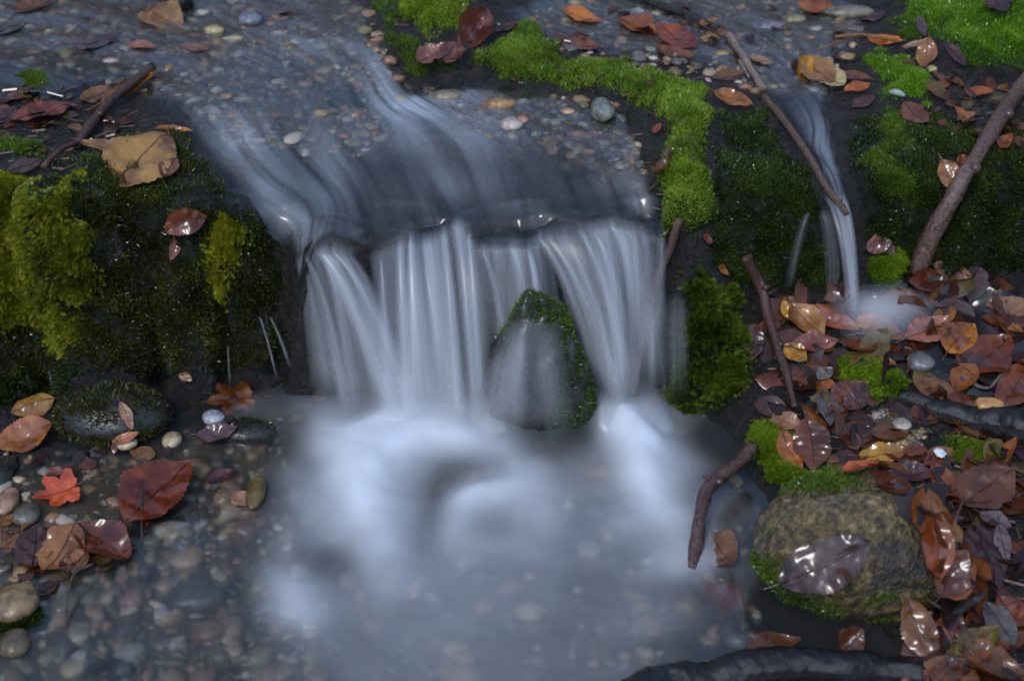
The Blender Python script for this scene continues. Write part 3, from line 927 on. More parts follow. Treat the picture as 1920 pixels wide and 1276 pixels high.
foam = foam * (1 - .8 * gau(822, 945, 24, 62, .22)) * (1 - .5 * gau(878, 884, 48, 17, -.12)) * (1 - .35 * gau(925, 982, 34, 20, 0)) * (1 - .5 * gau(612, 1060, 60, 24, 0))
foam = foam + .30 * gau(850, 975, 15, 40, .4) + .28 * gau(905, 934, 46, 13, -.25) + .22 * gau(755, 828, 90, 22, 0) + .22 * gau(1195, 850, 34, 50, -.2) + .12 * gau(690, 930, 40, 70, 0) + .14 * gau(545, 1110, 28, 50, -.4)
foam = np.clip((foam - .07) * 1.22, 0, .98)
foam = foam * sstep(390, 480, QX) * sstep(1440, 1370, QX) * sstep(725, 775, QY) * FRONT
foam = blur(blur(foam, 2), 2) * (1 + .10 * fbm(XX * 18, YY * 18, seed=82, octv=3)) * sstep(-1.0, -.6, YY)
fz = PZ + .003 + .022 * foam ** 2 + .003 * fbm(XX * 25, YY * 25, seed=81, octv=2) * foam
tag(link('foam', subgrid('foam', np.stack([XX, YY, fz], -1), (foam > .004) & FRONT & (YY < .05) & (YY > -1.1), {'dens': foam * .96}), M['foam']),
    'silky white churned water spreading across the pool', 'foam', kind='stuff')

# ------------------------------------------------------------------ falling water
def strip(tops, bots, dens, ncol=10, nrow=26, z0=None, back=.028, bulge=.006, seed=0, fade_top=.05, fade_bot=.2, zb=.012, arc=.72, edge=1.0, top_surf=None, drop=.034, ustretch=1.0, rise=0.0):
    """a falling sheet: tops / bots are photo points across the lip and across the landing"""
    r_ = np.random.default_rng(seed)
    T = np.array([hit(x, y, Wz if top_surf is None else top_surf) for x, y in tops]) + np.array([0, 0, .002])
    B = np.array([on_z(x, y, zb) for x, y in bots])
    ym = T[:, 1].mean() - drop
    for i_, (x, y) in enumerate(bots):
        if B[i_, 1] > ym:
            d = ray(x, y); B[i_] = CAMP + d * ((ym - CAMP[1]) / d[1])
    q = np.linspace(0, 1, ncol); k = np.linspace(0, 1, len(tops)); kb = np.linspace(0, 1, len(bots))
    Ti = np.stack([np.interp(q, k, T[:, c]) for c in range(3)], 1)
    Bi = np.stack([np.interp(q, kb, B[:, c]) for c in range(3)], 1)
    V, D, UV = [], [], []
    for rI in range(nrow + 3):
        tau = (rI - 3) / (nrow - 1)
        if tau < 0:
            p = Ti + np.array([0, 1, 0]) * (-tau * nrow / 3) * back + np.array([0, 0, 1]) * (-tau * nrow / 3) * back * .3
        else:
            p = Ti.copy()
            p[:, :2] += (Bi - Ti)[:, :2] * tau
            p[:, 2] += (Bi - Ti)[:, 2] * ((1 - arc) * tau + arc * tau * tau)
        e = np.abs(q * 2 - 1)
        p[:, 1] -= bulge * (1 - e * e)
        V.append(p)
        a = sstep(-.09, fade_top, tau) * (1 - sstep(1 - fade_bot, 1, tau))
        if rise: a = sstep(0, rise, tau) * (1 - sstep(.88, 1, tau))
        prof = (1 - e ** 2) ** edge
        D.append(dens * a * prof)
        UV.append(np.stack([q * ustretch + seed * .37, np.full(ncol, tau)], 1))
    V = np.concatenate(V); n = nrow + 3
    idx = np.arange(n * ncol).reshape(n, ncol)
    Fc = np.stack([idx[:-1, :-1], idx[:-1, 1:], idx[1:, 1:], idx[1:, :-1]], -1).reshape(-1, 4)
    return np_mesh('strip', V, Fc, True, {'dens': np.concatenate(D)}, uv=np.concatenate(UV))


fall = link('waterfall', None); fall.location = on_z(900, 780, 0)
tag(fall, 'wide silky white waterfall dropping from the rock lip into the pool', 'waterfall')
fall_inv = Matrix.Translation(-Vector(fall.location))


def fpart(parent, name, me):
    o = link(name, me, M['veil'], parent)
    o.matrix_parent_inverse = Matrix.Translation(-Vector(parent.location))
    return o


VEILS = [  # thin see-through sheets
    ([(552, 492), (600, 474), (640, 470), (668, 486)], [(600, 740), (660, 790), (740, 800), (800, 800)], .55),
    ([(690, 486), (760, 452), (800, 456), (860, 424), (902, 470)], [(722, 800), (780, 810), (840, 812), (890, 810), (930, 790)], .62),
    ([(880, 470), (940, 464), (990, 466), (1030, 448)], [(905, 690), (950, 680), (1000, 650), (1060, 660)], .6),
    ([(990, 450), (1080, 436), (1150, 424), (1200, 432), (1250, 452)], [(1130, 760), (1150, 780), (1180, 780), (1210, 760), (1245, 720)], .6),
]
for k, (t_, b_, d_) in enumerate(VEILS):
    fpart(fall, 'veil', strip(t_, b_, d_, ncol=26, seed=k + 1, edge=.7, bulge=.004))
STRANDS = [  # narrow brighter strands: lip point, landing point, width at the lip and below (px), density
    ((563, 490), (625, 760), 14, 44, .45), ((575, 480), (650, 790), 13, 34, .5), ((604, 472), (745, 800), 22, 50, .62), ((628, 468), (775, 800), 18, 40, .75),
    ((716, 482), (735, 800), 12, 34, .55), ((752, 456), (778, 810), 20, 44, .5), ((772, 448), (800, 812), 16, 44, .72), ((800, 454), (850, 812), 16, 40, .55),
    ((832, 438), (868, 812), 20, 44, .5), ((858, 420), (888, 810), 22, 46, .85), ((880, 440), (905, 800), 12, 34, .45), ((908, 472), (945, 700), 14, 34, .4),
    ((934, 464), (960, 690), 18, 34, .45), ((964, 464), (1000, 660), 18, 30, .5), ((992, 468), (1012, 600), 12, 20, .5), ((1012, 444), (1120, 740), 14, 30, .75),
    ((1032, 446), (1150, 770), 16, 36, .6), ((1058, 446), (1165, 780), 16, 36, .45), ((1088, 430), (1180, 770), 20, 40, .6), ((1118, 438), (1195, 760), 16, 34, .4),
    ((1150, 422), (1215, 700), 18, 36, .7), ((1178, 430), (1228, 660), 16, 34, .5), ((1208, 436), (1238, 640), 14, 32, .4), ((1240, 450), (1246, 620), 12, 24, .3)]
sr_ = random.Random(12)
for k, (a, b, w0, w1, d_) in enumerate(STRANDS):
    w0 *= sr_.uniform(.7, 1.5); w1 *= sr_.uniform(.7, 1.9); d_ *= sr_.uniform(.55, 1.15); b = (b[0] + sr_.uniform(-12, 12), b[1])
    fpart(fall, 'water_strand', strip([(a[0] - w0 / 2, a[1] + 5), (a[0], a[1]), (a[0] + w0 / 2, a[1] + 5)],
                                      [(b[0] - w1 / 2, b[1]), (b[0] + w1 / 2, b[1])], min(.97, d_ * 1.25), ncol=9, ustretch=.22, seed=20 + k, bulge=.009, edge=1.1))
# spray where the strands break on the pool
for k, (t_, b_, d_) in enumerate([([(600, 700), (700, 690), (800, 680), (890, 690), (930, 720)], [(570, 812), (690, 822), (800, 822), (900, 822), (960, 815)], .8),
                                  ([(1120, 690), (1165, 680), (1210, 690)], [(1120, 812), (1190, 830), (1275, 812)], .9)]):
    fpart(fall, 'veil', strip(t_, b_, d_, ncol=20, seed=140 + k, top_surf=np.where(np.abs(YY - lipY + .03) < .5, np.maximum(TOP, .02), TOP), drop=.0, back=0, arc=.1, rise=.95, edge=.6, ustretch=.5))
# water running over the rock in the fall
for k, (a, b, w0, w1, d_) in enumerate([((980, 585), (955, 840), 80, 120, .42), ((1020, 590), (1040, 820), 70, 90, .36), ((945, 640), (920, 830), 50, 70, .36)]):
    fpart(fall, 'water_strand', strip([(a[0] - w0 / 2, a[1] + 8), a, (a[0] + w0 / 2, a[1] + 8)], [(b[0] - w1 / 2, b[1]), (b[0] + w1 / 2, b[1])], d_,
                                      ncol=9, seed=60 + k, bulge=.022, edge=1.0, ustretch=.3, top_surf=comp + .006, drop=.012, back=.004, arc=.2, fade_top=.25, fade_bot=.4))
# thin spray in front of the moss bank
for k, (a, b, w0, w1, d_) in enumerate([((1215, 560), (1225, 770), 40, 60, .28), ((1262, 545), (1262, 760), 50, 70, .22)]):
    fpart(fall, 'veil', strip([(a[0] - w0 / 2, a[1]), (a[0] + w0 / 2, a[1])], [(b[0] - w1 / 2, b[1]), (b[0] + w1 / 2, b[1])], d_, ncol=9, seed=70 + k, bulge=.01,
                              top_surf=comp + .01, drop=.01, back=.0, arc=.3, fade_top=.3, fade_bot=.5))

thin = link('waterfall', None); thin.location = on_z(1600, 600, .09)
tag(thin, 'thin ribbon of water falling from the twig onto leaves at right', 'waterfall')
S2 = np.maximum(W2, comp)
for k, (a, b, w0, w1, d_) in enumerate([((1568, 372), (1601, 604), 44, 26, .62), ((1582, 380), (1606, 600), 18, 14, .6), ((1545, 400), (1560, 575), 26, 40, .22),
                                        ((1512, 398), (1478, 540), 18, 26, .16)]):
    fpart(thin, 'water_strand', strip([(a[0] - w0 / 2, a[1] + 4), a, (a[0] + w0 / 2, a[1] + 4)], [(b[0] - w1 / 2, b[1]), (b[0] + w1 / 2, b[1])], d_,
                                      ncol=9, seed=80 + k, zb=.095, top_surf=S2, bulge=.007, edge=.8))
# splash where the ribbon lands
sp = np.exp(-.5 * (((PX - 1650) / 42) ** 2 + ((PY - 600) / 24) ** 2)) * .5
spz = np.stack([XX, YY, blur(H, 3) + .012 + .012 * sp], -1)
tag(link('foam', subgrid('splash', spz, (sp > .02) & FRONT & (YY < .14), {'dens': sp}), M['foam']), 'small white splash where the thin right ribbon lands', 'foam', kind='stuff')

# single drips under the left overhang and at the right edge
drip_root = link('dripping_water', None); drip_root.location = on_z(420, 720, .02)
tag(drip_root, 'fine water threads dripping from the left moss overhang', 'water drips')
DR = [((352, 595), (330, 700), 10, .3), ((330, 600), (320, 705), 14, .22), ((278, 600), (290, 705), 16, .3), ((262, 605), (262, 700), 12, .22), ((395, 610), (392, 715), 6, .3), ((428, 640), (432, 725), 4, .4),
      ((446, 650), (446, 700), 4, .4), ((470, 590), (494, 700), 5, .6), ((480, 580), (520, 712), 5, .65), ((494, 580), (546, 694), 7, .6), ((150, 640), (170, 730), 6, .22), ((88, 660), (100, 735), 6, .22),
      ((50, 670), (55, 740), 8, .2)]
for k, (a, b, w0, d_) in enumerate(DR):
    fpart(drip_root, 'water_thread', strip([(a[0] - w0 / 2, a[1]), (a[0] + w0 / 2, a[1])], [(b[0] - w0 * .6, b[1]), (b[0] + w0 * .6, b[1])], d_, ncol=6, nrow=12, seed=90 + k, zb=.02,
                                           top_surf=comp + .006, back=0, drop=.004, bulge=.002, fade_top=.2))
drip2 = link('dripping_water', None); drip2.location = on_z(1880, 480, .11)
tag(drip2, 'fine water threads dripping from the moss at the right edge', 'water drips')
for k, (a, b, w0, d_) in enumerate([((1875, 420), (1862, 475), 6, .4), ((1892, 425), (1884, 480), 8, .4), ((1912, 425), (1906, 485), 8, .4)]):
    fpart(drip2, 'water_thread', strip([(a[0] - w0 / 2, a[1]), (a[0] + w0 / 2, a[1])], [(b[0] - w0 * .6, b[1]), (b[0] + w0 * .6, b[1])], d_, ncol=6, nrow=12, seed=110 + k, zb=.12,
                                       top_surf=comp + .006, back=0, drop=.004, bulge=.002, fade_top=.2))

# ------------------------------------------------------------------ leaves
TOPS = blur(TOP, 4)
TOPN = gradn(blur(TOP, 6))
BEDN = gradn(blur(H, 6))
LC = dict(tan=(.36, .15, .042), brown=(.16, .048, .012), dark=(.05, .017, .007), orange=(.42, .115, .012), rust=(.20, .045, .008), red=(.46, .055, .018), yellow=(.52, .23, .014),
          pink=(.30, .12, .07), grey=(.13, .10, .09), olive=(.20, .125, .022), plum=(.085, .026, .017), pale=(.42, .26, .13))


def leaf_deform(x, y, L, Wd, fold, k1, k2, pleat, wrink, seed):
    """local leaf surface: x along the midrib, y across"""
    u = x / L + .5
    a = np.abs(y)
    y = y + L * .22 * math.sin(seed * 1.7) * (u - .5) ** 2
    z = fold * a + pleat * L * .012 * np.cos(2 * math.pi * (8.5 * u - 3.0 * a / L)) * .36 * np.clip(a / (Wd * .12), 0, 1)
    z = z + wrink * L * .05 * fbm(x / L * 3.2 + seed, y / L * 3.2, octv=3, seed=seed)
    if abs(k2) > 1e-4:
        k = k2 / (Wd * .5)
        y, z = np.sin(k * y) / k * 1.0, z * np.cos(k * y) + (1 - np.cos(k * y)) / k
    if abs(k1) > 1e-4:
        k = k1 / (L * .5)
        x, z = np.sin(k * x) / k - z * np.sin(k * x), (1 - np.cos(k * x)) / k + z * np.cos(k * x)
    return np.stack([x, y, z], -1)


def ovate(u, sharp=.85):
    return np.sin(np.pi * np.clip(u, 0, 1) ** sharp) ** .82


def leaf_blade(L, Wd, kind, prm, seed):
    r_ = np.random.default_rng(seed)
    if kind == 'maple':
        na, nr = 72, 7
        th = np.linspace(0, 2 * math.pi, na, endpoint=False)
        lob = np.zeros(na)
        for c, am, w_ in ((0, 1.0, .5), (.95, .88, .48), (-.95, .88, .48), (1.95, .62, .45), (-1.95, .62, .45)):
            d = np.abs((th - c + math.pi) % (2 * math.pi) - math.pi)
            lob = np.maximum(lob, am * np.clip(1 - d / w_, 0, 1) ** .75)
        rad = (.46 + .46 * lob) * (1 + .05 * np.sin(th * 23)) * (1 - .55 * np.exp(-((th - math.pi) / .25) ** 2))
        q = np.linspace(0, 1, nr + 1)[1:]
        X = np.concatenate([[0.], (q[:, None] * rad * np.cos(th)).ravel() * L * .55]) - L * .08
        Y = np.concatenate([[0.], (q[:, None] * rad * np.sin(th)).ravel() * Wd * .55])
        vein = np.concatenate([[1.], (np.maximum.reduce([np.exp(-((((th - c + math.pi) % (2 * math.pi) - math.pi)) / .09) ** 2) for c in (0, .95, -.95, 1.95, -1.95)])[None] * np.ones((nr, 1))).ravel()])
        Fc = []
        for k in range(na):
            Fc.append([0, 1 + k, 1 + (k + 1) % na, 1 + (k + 1) % na])
        Ft = [[0, 1 + k, 1 + (k + 1) % na] for k in range(na)]
        Fq = []
        for rI in range(nr - 1):
            for k in range(na):
                a, b = 1 + rI * na + k, 1 + rI * na + (k + 1) % na
                Ft += [[a, a + na, b + na], [a, b + na, b]]
        Fc = np.array(Ft)
    else:
        nu, nv = 34, 15
        u = np.linspace(0, 1, nu); v = np.linspace(-1, 1, nv)
        U, Vv = np.meshgrid(u, v, indexing='ij')
        sharp = {'beech': .88, 'oval': 1.0, 'long': .95}.get(kind, .88)
        wid = ovate(U, sharp)
        if kind == 'torn':
            cut = 1 - .55 * np.clip(fbm(U * 5 + seed, np.sign(Vv) * 3, octv=3, seed=seed), -.2, 1)
            wid = wid ** .6 * cut
        edge = 1 + .05 * np.abs(Vv) * np.sin(U * 2 * math.pi * 15) + .22 * np.abs(Vv) * fbm(U * 4, Vv * 2 + 9, octv=3, seed=seed)
        X = ((U - .5) * L).ravel(); Y = (Vv * wid * edge * Wd * .5).ravel()
        a = np.abs(Y)
        ph = (8.5 * (X / L + .5) - 3.0 * a / L) % 1.0
        vein = np.maximum(np.exp(-((ph - .5) / .12) ** 2) * .6, np.exp(-(a / (Wd * .03)) ** 2))
        idx = np.arange(nu * nv).reshape(nu, nv)
        Fc = np.stack([idx[:-1, :-1], idx[1:, :-1], idx[1:, 1:], idx[:-1, 1:]], -1).reshape(-1, 4)
    V = leaf_deform(X, Y, L, Wd, seed=seed, **prm)
    return np_mesh('leaf', V, Fc, True, {'vein': vein}, uv=np.stack([X / L + .5, Y / Wd + .5], -1))


def tube(pts, rad, nseg=8, seed=0, rough=.0, caps=True):
    pts = np.array(pts, float); n = len(pts)
    tg = np.gradient(pts, axis=0); tg /= np.linalg.norm(tg, axis=1, keepdims=True) + 1e-12
    ref = np.array([.13, .2, .97])
    V, UV = [], []
    Ls = np.concatenate([[0], np.cumsum(np.linalg.norm(np.diff(pts, axis=0), axis=1))])
    for k in range(n):
        s = np.cross(tg[k], ref); s /= np.linalg.norm(s) + 1e-9
        t_ = np.cross(tg[k], s)
        th = np.linspace(0, 2 * math.pi, nseg, endpoint=False)
        r_ = rad[k] * (1 + rough * fbm(np.cos(th) * 2.4 + k * 9.0 / n, np.sin(th) * 2.4, np.full(nseg, k * 14.0 / n), octv=3, seed=seed))
        V.append(pts[k] + (np.cos(th) * r_)[:, None] * s + (np.sin(th) * r_)[:, None] * t_)
        UV.append(np.stack([th / 6.283, np.full(nseg, Ls[k] * 6)], 1))
    V = np.concatenate(V); UV = np.concatenate(UV)
    F_ = []
    for k in range(n - 1):
        for j in range(nseg):
            a, b = k * nseg + j, k * nseg + (j + 1) % nseg
            F_ += [[a, b, b + nseg], [a, b + nseg, a + nseg]]
    if caps:
        V = np.concatenate([V, pts[:1], pts[-1:]]); UV = np.concatenate([UV, UV[:1], UV[-1:]])
        c0, c1 = len(V) - 2, len(V) - 1
        for j in range(nseg):
            F_ += [[c0, (j + 1) % nseg, j], [c1, (n - 1) * nseg + j, (n - 1) * nseg + (j + 1) % nseg]]
    return np_mesh('tube', V, np.array(F_), True, uv=UV)


NLEAF = [0]


def leaf(b, t_, label, col='brown', w=.62, kind='beech', fold=.18, k1=.25, k2=.15, pleat=.15, wrink=2.0, lift=.005, face=.15, surf='top', stalk=.25, bank=0.0, name=None, group=None):
    NLEAF[0] += 1; seed = NLEAF[0] * 13 + 5
    mx, my = (b[0] + t_[0]) / 2, (b[1] + t_[1]) / 2
    S_ = TOPS if surf == 'top' else H
    c = hit(mx, my, np.maximum(S_, TOP) if surf == 'top' else H, 0)
    n = samp(TOPN if surf == 'top' else BEDN, np.array([c[0]]), np.array([c[1]]))[0]
    tocam = CAMP - c; tocam /= np.linalg.norm(tocam)
    n = n * (1 - face) + tocam * face + np.array([bank, 0, .15]); n /= np.linalg.norm(n)
    if n @ tocam < .25: n = n + tocam * .4; n /= np.linalg.norm(n)
    c = c + n * lift * .7
    def pl(q):
        d = ray(*q); return CAMP + d * (((c - CAMP) @ n) / (d @ n))
    Pb, Pt = pl(b), pl(t_)
    L = float(np.linalg.norm(Pt - Pb)); X = (Pt - Pb) / L; Y = np.cross(n, X)
    ctr = (Pb + Pt) / 2
    Wd = L * w
    prm = dict(fold=fold, k1=k1, k2=k2, pleat=pleat, wrink=wrink)
    nm = name or {'maple': 'maple_leaf', 'torn': 'torn_leaf'}.get(kind, 'beech_leaf')
    o = link(nm, leaf_blade(L, Wd, kind, prm, seed), M['leaf'])
    o.matrix_world = Matrix(((X[0], Y[0], n[0], ctr[0]), (X[1], Y[1], n[1], ctr[1]), (X[2], Y[2], n[2], ctr[2]), (0, 0, 0, 1)))
    base = np.array(LC[col]) * random.uniform(.75, 1.2) * np.array([random.uniform(.9, 1.1), random.uniform(.8, 1.3), 1.0])
    o.color = tuple(base) + (1,)
    tag(o, label, 'leaf', group)
    xx = np.linspace(-.47, .46, 9) * L
    mid = leaf_deform(xx, np.zeros(9), L, Wd, seed=seed, **prm) + np.array([0, 0, .0004])
    rb = link('midrib', tube(mid, np.linspace(.0011, .0004, 9) * (L / .08), 5), M['leaf'], o)
    rb.color = tuple(base * .55) + (1,)
    if stalk:
        e = mid[0]; d = mid[0] - mid[1]; d /= np.linalg.norm(d)
        sp_ = [e + d * L * stalk * q + np.array([0, random.uniform(-.03, .03) * L * q, -.04 * L * q]) for q in np.linspace(-.08, 1, 5)]
        st = link('stalk', tube(sp_, np.full(5, .0009 * (L / .08)), 5), M['leaf'], o)
        st.color = tuple(base * .5) + (1,)
    return o


LF = leaf
# --- upper left
LF((268, 14), (345, 52), 'large wet tan leaf lying in the stream at the top edge', 'tan', .7, lift=.006, k1=-.3)
LF((128, 92), (226, 70), 'slate grey submerged leaf in the upper left stream', 'grey', .5, pleat=.3, lift=.003)
LF((238, 82), (296, 92), 'small pink leaf under water right of the grey leaf', 'pink', .45, lift=.003)
LF((336, 90), (396, 94), 'faded pink leaf under water below the large tan one', 'pink', .45, lift=.002)
LF((20, 232), (138, 198), 'wide wet orange-brown leaf on the left bank below the moss tuft', 'rust', .55, lift=.008, k2=.4)
LF((190, 205), (290, 138), 'curled orange leaf caught against the dark stick at upper left', 'orange', .3, lift=.012, k2=1.2, kind='long')
LF((150, 190), (215, 168), 'brown leaf half under water beside the curled orange leaf', 'brown', .6, lift=.004)
LF((-20, 240), (30, 205), 'dark red-brown leaf cut by the left edge', 'plum', .7)
LF((205, 340), (318, 248), 'large glossy tan leaf lying on the dark left moss', 'tan', .78, lift=.014, k2=-.25, k1=-.2, face=.25, pleat=.3)
LF((290, 244), (362, 246), 'narrow orange leaf edge behind the large glossy tan leaf', 'orange', .3, lift=.006, k2=.9, stalk=0)
LF((150, 268), (232, 288), 'small twisted tan leaf left of the large glossy tan leaf', 'tan', .35, k2=.9, lift=.01)
LF((305, 335), (330, 298), 'small dark brown leaf tucked under the large glossy tan leaf', 'brown', .6, lift=.008)
LF((14, 325), (82, 302), 'dark glossy red-brown leaf above the yellow moss', 'dark', .6, lift=.012)
LF((-10, 70), (45, 38), 'pale grey leaf in the water at the far upper left', 'grey', .6)
LF((20, 22), (110, 2), 'brown leaf at the top left corner', 'brown', .45)
LF((308, 430), (388, 400), 'brown leaf on the moss above the yellow clump', 'rust', .6, lift=.012, face=.35, k1=-.5)
LF((322, 490), (338, 432), 'narrow brown leaf hanging down the left moss face', 'rust', .35, lift=.014, face=.5, kind='long')
LF((465, 12), (560, 28), 'blue-grey submerged leaf at the top of the stream', 'grey', .5, lift=.002)
# --- top middle and right
LF((868, 100), (918, 18), 'tall folded brown leaf standing on the moss at top', 'brown', .62, lift=.025, face=.55, fold=.55, k2=.6, wrink=2.5)
LF((780, 118), (842, 92), 'crumpled pinkish dead leaf at the left of a dry pair', 'pink', .75, kind='torn', lift=.014, wrink=3.5, k2=.5, name='crumpled_leaf')
LF((832, 120), (868, 88), 'crumpled pinkish dead leaf at the right of a dry pair', 'pink', .9, kind='torn', lift=.014, wrink=3.5, k2=.6, name='crumpled_leaf')
LF((925, 62), (968, 44), 'thin dark red leaf between two moss humps', 'plum', .4, lift=.006)
LF((1055, 20), (1128, 46), 'orange leaf in shallow water, leftmost of three at the top', 'orange', .55)
LF((1165, 34), (1232, 66), 'orange leaf in shallow water, middle of three at the top', 'orange', .7)
LF((1232, 52), (1302, 98), 'rust leaf in shallow water, lowest of three at the top', 'rust', .62)
LF((1040, 72), (1130, 92), 'brown leaf submerged above the moss ridge', 'brown', .5, lift=.002)
LF((1228, 92), (1300, 112), 'small brown leaf against the moss ridge corner', 'brown', .45)
LF((1308, 52), (1346, 34), 'small pointed orange leaf lifting beside a thin twig', 'orange', .35, lift=.014, k2=.6)
LF((1312, 78), (1356, 68), 'tan leaf lying under a thin twig at top right', 'tan', .5)
LF((1500, 4), (1562, 26), 'broad orange-pink leaf with wet shine at the top edge', 'orange', .85, lift=.01)
LF((1615, 40), (1662, 26), 'dark red leaf in the water below the pale top stone', 'plum', .5)
LF((1625, 72), (1700, 80), 'orange leaf against the right moss pad', 'orange', .42, lift=.008)
LF((1735, 68), (1722, 32), 'grey pointed leaf standing at the foot of the big moss mat', 'grey', .38, lift=.02, face=.4, k2=.5)
LF((1742, 72), (1732, 132), 'pleated tan leaf hanging over the right moss hump', 'tan', .55, lift=.02, face=.5, pleat=1.2, k2=.4)
LF((1738, 76), (1688, 92), 'tan leaf flap resting on top of the right moss hump', 'pale', .4, lift=.022)
LF((1505, 160), (1517, 98), 'brown leaf with yellow tip standing folded in the water', 'yellow', .4, lift=.022, face=.6, fold=.7, k1=-.3)
LF((1488, 138), (1512, 108), 'dark underside of a leaf beside the yellow-tipped one', 'dark', .7, lift=.012, face=.4)
LF((1500, 108), (1562, 158), 'pleated shiny tan leaf in the pile above the thin fall', 'tan', .72, lift=.014, pleat=1.5, face=.25)
LF((1530, 122), (1582, 172), 'pale wet leaf lying across the pile above the thin fall', 'pale', .6, lift=.01, pleat=1.2)
LF((1582, 172), (1632, 158), 'plain orange leaf at the right of the pile above the thin fall', 'orange', .62, lift=.012)
LF((1560, 140), (1640, 150), 'brown submerged leaf behind the pile above the thin fall', 'brown', .4, lift=.004)
LF((1600, 205), (1640, 180), 'dark wet leaf below the plain orange leaf', 'plum', .6)
LF((1338, 172), (1412, 200), 'orange-red wet leaf perched at the head of the dark moss face', 'orange', .55, lift=.012, face=.3)
LF((1335, 150), (1400, 140), 'brown leaf submerged above the orange-red wet leaf', 'brown', .55)
LF((1398, 106), (1452, 122), 'grey-tan leaf crossed by the pale stick', 'pink', .42)
LF((1692, 196), (1738, 236), 'plain brown leaf on the mossy right face', 'brown', .7, lift=.012, face=.3)
LF((1772, 80), (1815, 126), 'thin dark leaf against the big moss mat', 'plum', .3, lift=.008)
LF((1860, -12), (1882, 26), 'dark red leaf lying on the big moss mat', 'plum', .6, lift=.02)
LF((1692, 112), (1718, 122), 'tiny brown leaf on the right moss hump', 'brown', .4, lift=.018, stalk=0)
LF((1225, 335), (1266, 280), 'curled brown leaf clinging to the side of the moss ridge', 'brown', .3, lift=.018, k1=.9, k2=.6, kind='long')
LF((1226, 252), (1238, 230), 'tiny red-brown leaf in the corner of the moss ridge', 'rust', .45, lift=.012, stalk=0)
LF((1762, 302), (1802, 362), 'pale tan leaf caught in front of the leaning branch', 'tan', .6, lift=.02, face=.5)
LF((1792, 312), (1826, 296), 'glossy red-brown leaf wedged behind the leaning branch', 'rust', .75, lift=.016, face=.4)
LF((1846, 240), (1866, 252), 'small tan leaf tip behind the leaning branch', 'tan', .6, lift=.014, stalk=0)
LF((1872, 280), (1896, 250), 'small orange leaf behind the upper leaning branch', 'orange', .5, lift=.012)
LF((1905, 235), (1945, 255), 'brown leaf at the right edge beside the branch', 'brown', .5)
# --- right bank
LF((1622, 462), (1672, 452), 'pink leaf resting on the round moss cushion', 'pink', .75, lift=.016, face=.3, k2=-.4)
LF((1660, 452), (1676, 482), 'brown leaf flap behind the pink leaf on the cushion', 'brown', .5, lift=.012, face=.3, stalk=0)
LF((1748, 492), (1822, 516), 'brown oval leaf right of the branch foot', 'brown', .45, lift=.008)
LF((1726, 530), (1772, 520), 'glossy dark red leaf by the branch foot', 'rust', .55, lift=.008)
LF((1346, 496), (1366, 514), 'tiny curled orange leaf on the moss bank', 'orange', .5, lift=.012, stalk=0)
LF((1318, 440), (1336, 456), 'tiny red leaf on the dark face left of the thin fall', 'rust', .6, lift=.012, stalk=0)
LF((1420, 610), (1404, 682), 'pleated plum leaf with orange tip against the dark stick', 'plum', .5, lift=.012, pleat=1.4, face=.3)
LF((1480, 598), (1468, 562), 'small orange-yellow leaf by the dark stick', 'yellow', .6, lift=.01, face=.3)
LF((1482, 572), (1546, 634), 'glossy tan leaf with a bright rim left of the splash', 'tan', .62, lift=.016, face=.2, k2=.3)
LF((1500, 578), (1612, 622), 'long curled orange-tan leaf reaching to the splash', 'orange', .4, lift=.014, k2=.8, kind='long')
LF((1606, 612), (1640, 588), 'orange leaf hump where the thin ribbon lands', 'orange', .8, lift=.014, k2=-.9)
LF((1480, 650), (1572, 640), 'pinkish brown leaf under the long curled leaf', 'pink', .5, lift=.012)
LF((1470, 648), (1512, 678), 'pale yellow leaf beside the dark stick', 'yellow', .75, lift=.012)
LF((1478, 706), (1552, 694), 'rounded glossy brown leaf right of the dark stick', 'brown', .72, lift=.012, k2=-.5)
LF((1532, 712), (1562, 690), 'small grey leaf end beside the rounded glossy leaf', 'grey', .7, lift=.012, stalk=0)
LF((1556, 774), (1622, 716), 'dark red leaf leaning on the green moss clump', 'rust', .62, lift=.014, face=.25)
LF((1588, 772), (1626, 720), 'pleated plum leaf over the dark red one', 'plum', .55, lift=.018, face=.25, pleat=1.4)
LF((1545, 732), (1560, 800), 'grey-brown narrow leaf pointing down beside the pleats', 'grey', .45, lift=.012, face=.2)
LF((1446, 780), (1508, 806), 'shiny leaf half covered by the big pleated brown leaf', 'pink', .6, lift=.012)
LF((1516, 786), (1530, 886), 'big pleated brown leaf beside the pool moss', 'brown', .66, lift=.02, pleat=1.6, face=.35)
LF((1462, 810), (1500, 882), 'orange leaf behind the big pleated brown leaf', 'orange', .5, lift=.01, face=.3)
LF((1640, 592), (1712, 540), 'submerged brown leaf right of the splash', 'brown', .55, lift=.006, pleat=1.2)
LF((1700, 640), (1782, 600), 'serrated brown leaf right of the splash', 'pink', .6, lift=.008, pleat=1.4)
LF((1770, 660), (1822, 608), 'upright rust-orange leaf on the wet right bank', 'orange', .72, lift=.012, face=.2)
LF((1800, 700), (1900, 640), 'very large rust leaf under water on the right bank', 'rust', .7, lift=.004)
LF((1872, 604), (1920, 622), 'small pale yellow oval leaf near the right edge', 'yellow', .45, lift=.01, kind='oval')
LF((1880, 770), (1930, 680), 'large dark rust leaf at the right edge above the log', 'rust', .55, lift=.006)
LF((1650, 674), (1682, 684), 'tiny orange leaf on top of the green moss clump', 'orange', .5, lift=.018, stalk=0)
LF((1610, 860), (1702, 846), 'bright yellow-orange leaf below the gravel patch', 'yellow', .52, lift=.008)
LF((1690, 850), (1740, 842), 'rust leaf right of the bright yellow-orange one', 'rust', .5, lift=.006)
